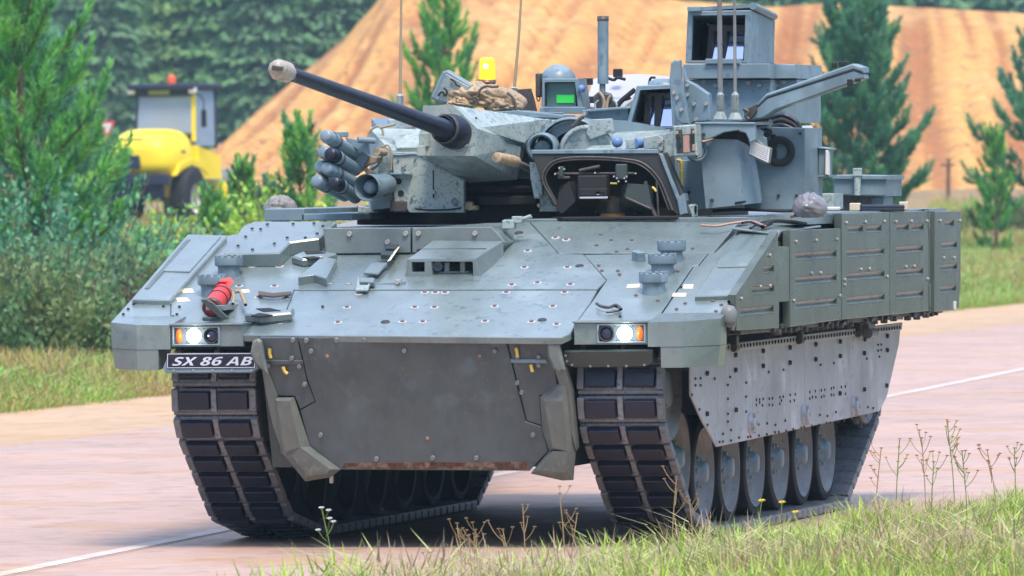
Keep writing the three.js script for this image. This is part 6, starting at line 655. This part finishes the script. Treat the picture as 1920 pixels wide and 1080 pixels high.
{ const t = thing('plastic_bag', 'grey translucent plastic bag over a fitting on the right deck', 'plastic bag'), c = [1.747,1.806,-2.4]; mesh('bag', lump([c[0], c[1] - .01, c[2]], [.10, .085, .10], 27, { amp: .3, amp2: .22, fa: 4, flat: .55 }), new THREE.MeshPhysicalMaterial({ color: lin(.40, .40, .44), roughness: .22, transmission: .5, thickness: 0, side: THREE.DoubleSide }), t); mesh('fitting', cyl([c[0], c[1] - .06, c[2]], [c[0], c[1] + .03, c[2]], .05), M.dark, t); mesh('tie', tube([[c[0] - .10, c[1] - .05, c[2] + .04], [c[0] - .07, c[1] - .045, c[2] + .07]], .012), M.canvas, t); }
// the driver, head just above the hatch rim
{
  const h = [.639,1.769,-2.3], t = thing('person', 'driver in helmet and amber goggles peering out under the hatch lid', 'person');
  const cap = (p, a, b, ra, rb) => { const pa = p.clone().sub(a), ba = b.clone().sub(a), k = Math.min(1, Math.max(0, pa.dot(ba) / ba.lengthSq())); return pa.addScaledVector(ba, -k).length() - (ra + (rb - ra) * k); };
  const smin = (a, b, k) => { const q = Math.max(k - Math.abs(a - b), 0) / k; return Math.min(a, b) - q * q * k * .25; };
  const field3 = (fn, c, R, n, mat, name) => { const mc = new MarchingCubes(n, mat, false, false, 200000); mc.isolation = 0; for (let z = 0; z < n; z++) for (let y = 0; y < n; y++) for (let x = 0; x < n; x++) { const hh = n / 2; mc.field[x + y * n + z * n * n] = -fn(new THREE.Vector3((x - hh) / hh * R, (y - hh) / hh * R, (z - hh) / hh * R)); } mc.update(); const g = new THREE.BufferGeometry(), m = mc.count; g.setAttribute('position', new THREE.BufferAttribute(mc.positionArray.slice(0, m * 3), 3)); g.setAttribute('normal', new THREE.BufferAttribute(mc.normalArray.slice(0, m * 3), 3)); g.scale(R, R, R); g.translate(...c); return g; };
  const v = (x, y, z) => new THREE.Vector3(x, y, z), skin = std([.46, .27, .19], .6);
  const headF = p => { let d = cap(p, v(0, .02, -.01), v(0, -.045, .02), .088, .06); d = smin(d, cap(p, v(0, .0, .09), v(0, -.03, .105), .010, .016), .02); d = smin(d, cap(p, v(-.02, -.068, .075), v(.02, -.068, .075), .010, .010), .015); d = smin(d, cap(p, v(0, -.10, .055), v(0, -.10, .055), .025, .025), .03); for (const s of [-1, 1]) d = smin(d, cap(p, v(s * .088, .0, -.01), v(s * .086, -.03, -.005), .012, .010), .01); return smin(d, cap(p, v(0, -.06, -.02), v(0, -.18, -.03), .055, .06), .05); };
  const body = mesh('body', [field3(headF, h, .2, 64, skin)], skin, t);
  const torso = p => { let d = cap(p, v(0, .10, 0), v(0, -.42, 0), .12, .17); d = smin(d, cap(p, v(-.17, .06, 0), v(.17, .06, 0), .075, .075), .08); for (const s of [-1, 1]) { d = smin(d, cap(p, v(s * .2, .05, 0), v(s * .25, -.22, .04), .06, .048), .05); d = smin(d, cap(p, v(s * .25, -.22, .04), v(s * .16, -.26, .27), .048, .036), .04); } return smin(d, cap(p, v(0, .1, -.02), v(0, .2, -.03), .07, .06), .05); };
  mesh('clothing', field3(torso, [h[0], h[1] - .34, h[2] - .01], .55, 56, M.olive), std([.12, .12, .075], .9), t);
  const he = new THREE.SphereGeometry(.112, 32, 18, 0, 6.283, 0, 1.62); he.scale(.98, 1.0, 1.12); he.translate(h[0], h[1] + .02, h[2] - .012); mesh('helmet', [he, lathe([h[0], h[1] + .012, h[2] - .01], [h[0], h[1] + .03, h[2] - .01], [[0, .113], [.5, .118], [1, .113]], 32), box([h[0] - .1, h[1] - .03, h[2] - .01], [.035, .09, .08], .012), box([h[0] + .1, h[1] - .03, h[2] - .01], [.035, .09, .08], .012)], std([.035, .038, .03], .7), t);
  const lensPts = []; for (const s of [-1, 1]) { } const G = []; for (let i = 0; i <= 14; i++) { const a = -1.0 + 2.0 * i / 14; G.push([h[0] + .088 * Math.sin(a), 0, h[2] + .012 + .09 * Math.cos(a), a]); } const pos = [], P = (g, y) => [g[0], h[1] + y, g[2]]; for (let i = 0; i < 14; i++) { const a = G[i], b = G[i + 1], lo = q => -.032 + .020 * Math.exp(-Math.pow(q[3] / .16, 2)); pos.push(...P(a, lo(a)), ...P(b, lo(b)), ...P(b, .024), ...P(a, lo(a)), ...P(b, .024), ...P(a, .024)); } const g = new THREE.BufferGeometry(); g.setAttribute('position', new THREE.Float32BufferAttribute(pos, 3)); g.computeVertexNormals(); mesh('goggle_lens', g, std([.55, .22, .03], .12), t);
  mesh('goggle_frame', [tube(G.map(q => [q[0], h[1] + .028, q[2] + .002]), .008, 6, 28), tube(G.map(q => [q[0], h[1] - .037 + .022 * Math.exp(-Math.pow(q[3] / .16, 2)), q[2] + .002]), .008, 6, 28), ...[-1, 1].map(s => tube([[h[0] + s * .078, h[1] + .026, h[2] + .06], [h[0] + s * .084, h[1], h[2] + .055], [h[0] + s * .078, h[1] - .034, h[2] + .06]], .009))], M.dark, t);
  for (const s of [-1, 1]) mesh('eye', (() => { const e = new THREE.SphereGeometry(.012, 14, 10); e.translate(h[0] + s * .032, h[1] + .002, h[2] + .078); return e; })(), std([.7, .68, .64], .3), t);
  for (const s of [-1, 1]) { // gloved hands resting on the steering bar below the rim
    const w = v(h[0] + s * .16, h[1] - .60, h[2] + .26), hp = []; for (let k = 0; k < 4; k++) { const x = s * (-.03 + k * .020), L = [.034, .04, .038, .03][k]; hp.push([v(x, 0, .05), v(x, .006, .05 + L), .0105, .0095], [v(x, .006, .05 + L), v(x, -.022, .06 + L), .0095, .0085], [v(x, -.022, .06 + L), v(x, -.036, .045 + L), .0085, .0075]); } hp.push([v(-s * .035, -.005, .01), v(-s * .05, -.02, .045), .012, .0105], [v(-s * .05, -.02, .045), v(-s * .035, -.038, .07), .0105, .009]);
    const hf = p => { let d = cap(p, v(0, 0, -.05), v(0, 0, .04), .028, .034); d = smin(d, cap(p, v(-s * .02, 0, .04), v(s * .02, 0, .045), .02, .018), .02); for (const q of hp) d = smin(d, cap(p, q[0], q[1], q[2], q[3]), .008); return d; }; mesh('glove', field3(hf, [w.x, w.y, w.z], .14, 56, M.dark), std([.04, .04, .035], .85), t); }
}
{ const t = thing('steering_bar', 'dark steering bar inside the hull under the driver hatch', 'steering bar'), h = [.639,1.769,-2.3]; mesh('grip', cyl([h[0] - .26, h[1] - .625, h[2] + .35], [h[0] + .26, h[1] - .625, h[2] + .35], .016), M.dark, t); mesh('column', cyl([h[0], h[1] - .625, h[2] + .35], [h[0], h[1] - .9, h[2] + .55], .03), M.dark, t); }

/* ---------- near verge with grass and wild flowers ---------- */
const EX = z => z < 0 ? 2.15 - .07 * z : 2.15 - .14 * z;
const HV = (x, z) => -.03 + .13 * sm(0, .75, x - EX(z) + .12 * Math.sin(z * 1.1) + .2 * (vnoise(z * .9 + 50, x + 50, 4096, 21) - .5)) + .05 * (vnoise(x * 1.5 + 50, z * 1.5 + 50, 4096, 22) - .5) * sm(.05, .65, x - EX(z));
{
  const p = [], c = [], idx = [], nx = 60, nz = 120; for (let i = 0; i <= nz; i++) for (let j = 0; j <= nx; j++) { const z = 26 - 60 * i / nz, x = EX(z) - .15 + 12 * Math.pow(j / nx, 1.5), n = vnoise(x * 2 + 70, z * 2 + 70, 4096, 23); p.push(x, HV(x, z) + (j < 1 ? -.02 : 0), z); c.push(...mixc([.13, .20, .03], [.34, .25, .14], sm(.35, .7, n))); }
  for (let i = 0; i < nz; i++) for (let j = 0; j < nx; j++) { const a = i * (nx + 1) + j, b = a + nx + 1; idx.push(a, a + 1, b, a + 1, b + 1, b); }
  const g = new THREE.BufferGeometry(); g.setAttribute('position', new THREE.Float32BufferAttribute(p, 3)); g.setAttribute('color', new THREE.Float32BufferAttribute(c, 3)); g.setIndex(idx); g.computeVertexNormals(); struct(mesh('near_verge', g, mVerge));
  const r = rng(77), A = [], B = [], GR = [[.30, .50, .04], [.40, .56, .06], [.22, .40, .04], [.52, .52, .14]], DR = [[.52, .44, .18], [.44, .34, .16], [.36, .40, .10], [.5, .38, .24]];
  while (A.length + B.length < 9500) { const z = 9.5 - 24 * r(), ex = EX(z), x = ex + 3.6 * Math.pow(r(), 1.05); if (x < ex + .02 + .25 * r() || (z > 3 && r() < .6)) continue; const n = vnoise(x * 1.3 + 70, z * 1.3 + 70, 4096, 24); if (n < .34 && r() < .7) continue; (r() < sm(.5, .85, n) + .12 ? B : A).push([x, HV(x, z), z, (.55 + .7 * r()) * (.6 + .5 * sm(0, .7, x - ex)) * (z > 3 ? 1.2 : .78) * (.7 + .7 * vnoise(x * 1.1 + 30, z * 1.1 + 30, 4096, 25)), r() * 6.28]); }
  field('near_grass', 'fresh light green grass in front of the right track', tuft(5, 12, .17, .0042, GR), A); field('near_dry_grass', 'pale dry grass among the green at the near verge', tuft(6, 10, .2, .0036, DR), B);
  const stemM = std([.16, .24, .05], .8), dryM = std([.34, .24, .12], .85), head = [std([.85, .62, .03], .6), std([.62, .30, .05], .7), std([.40, .17, .12], .8), M.white];
  const weed = (name, label, cat, x, z, h, hm, sm2, n, group, rr = .010) => { const t = thing(name, label, cat, [x, HV(x, z), z], group), q = rng((x * 971 + z * 77) | 0), lean = (q() - .5) * .3 * h; mesh('stem', [tube([[0, -.02, 0], [lean * .3, h * .5, 0], [lean, h, 0]], .0028, 5, 8), ...Array.from({ length: n }, (_, k) => { const y = h * (.55 + .42 * q()), a = q() * 6.28, L = .03 + .05 * q(); return tube([[lean * y / h, y, 0], [lean * y / h + L * .6 * Math.cos(a), y + L * .6, L * .6 * Math.sin(a)], [lean * y / h + L * Math.cos(a), y + L * 1.3, L * Math.sin(a)]], .0018, 4, 5); })], sm2, t);
    const fl = []; const q2 = rng((x * 971 + z * 77) | 0); q2(); fl.push([lean, h, 0]); for (let k = 0; k < n; k++) { const y = h * (.55 + .42 * q2()), a = q2() * 6.28, L = .03 + .05 * q2(); fl.push([lean * y / h + L * Math.cos(a), y + L * 1.3, L * Math.sin(a)]); }
    for (const f of fl) { const g = []; for (let k = 0; k < 7; k++) { const a = k * .9; g.push(solid([[f[0], f[1] - rr * .3, f[2]], [f[0] + rr * 1.6 * Math.cos(a), f[1] + rr * .35, f[2] + rr * 1.6 * Math.sin(a)], [f[0] + rr * Math.cos(a + .35), f[1] + rr * .6, f[2] + rr * Math.sin(a + .35)], [f[0] + rr * .5 * Math.cos(a), f[1] + rr * .9, f[2] + rr * .5 * Math.sin(a)]])); } mesh('flower_head', g, hm, t); } return t; };
  const put = (u, v, z) => u; // positions below are metres along the verge
  weed('yellow_flower', 'yellow wild flower before the second road wheel, left of three', 'flower', 2.25, 1.55, .27, head[0], stemM, 0, null, .014); weed('yellow_flower', 'yellow wild flower before the third road wheel, middle of three', 'flower', 2.28, 1.1, .25, head[0], stemM, 0, null, .014); weed('yellow_flower', 'yellow wild flower before the fourth road wheel, right of three', 'flower', 2.26, .62, .2, head[0], stemM, 0, null, .014);
  for (let k = 0; k < 18; k++) { const z = 1.2 - 7.0 * r(), x = EX(z) + .3 + 1.1 * r(); weed('dry_weed', 'dry weed stalk with small red brown seed heads at the right verge', 'weed', x, z, .30 + .28 * r(), head[k % 3 ? 2 : 1], k % 2 ? dryM : stemM, 6 + (r() * 5 | 0), 'dry weed stalks at the right verge', .0075); }
  for (let k = 0; k < 12; k++) { const z = 3.2 + 2.6 * r(), x = EX(z) + .1 + .6 * r(); weed('brown_weed', 'brown weed stalk in front of the right track', 'weed', x, z, .22 + .22 * r(), std([.30, .20, .11], .85), dryM, 4, 'brown weed stalks before the track', .007); }
  { const t = weed('white_weed', 'lone dark weed with small white flowers before the black underside', 'weed', EX(6.6) + .12, 6.6, .50, head[3], stemM, 4, null, .010); }
}
renderer.render(scene, camera);
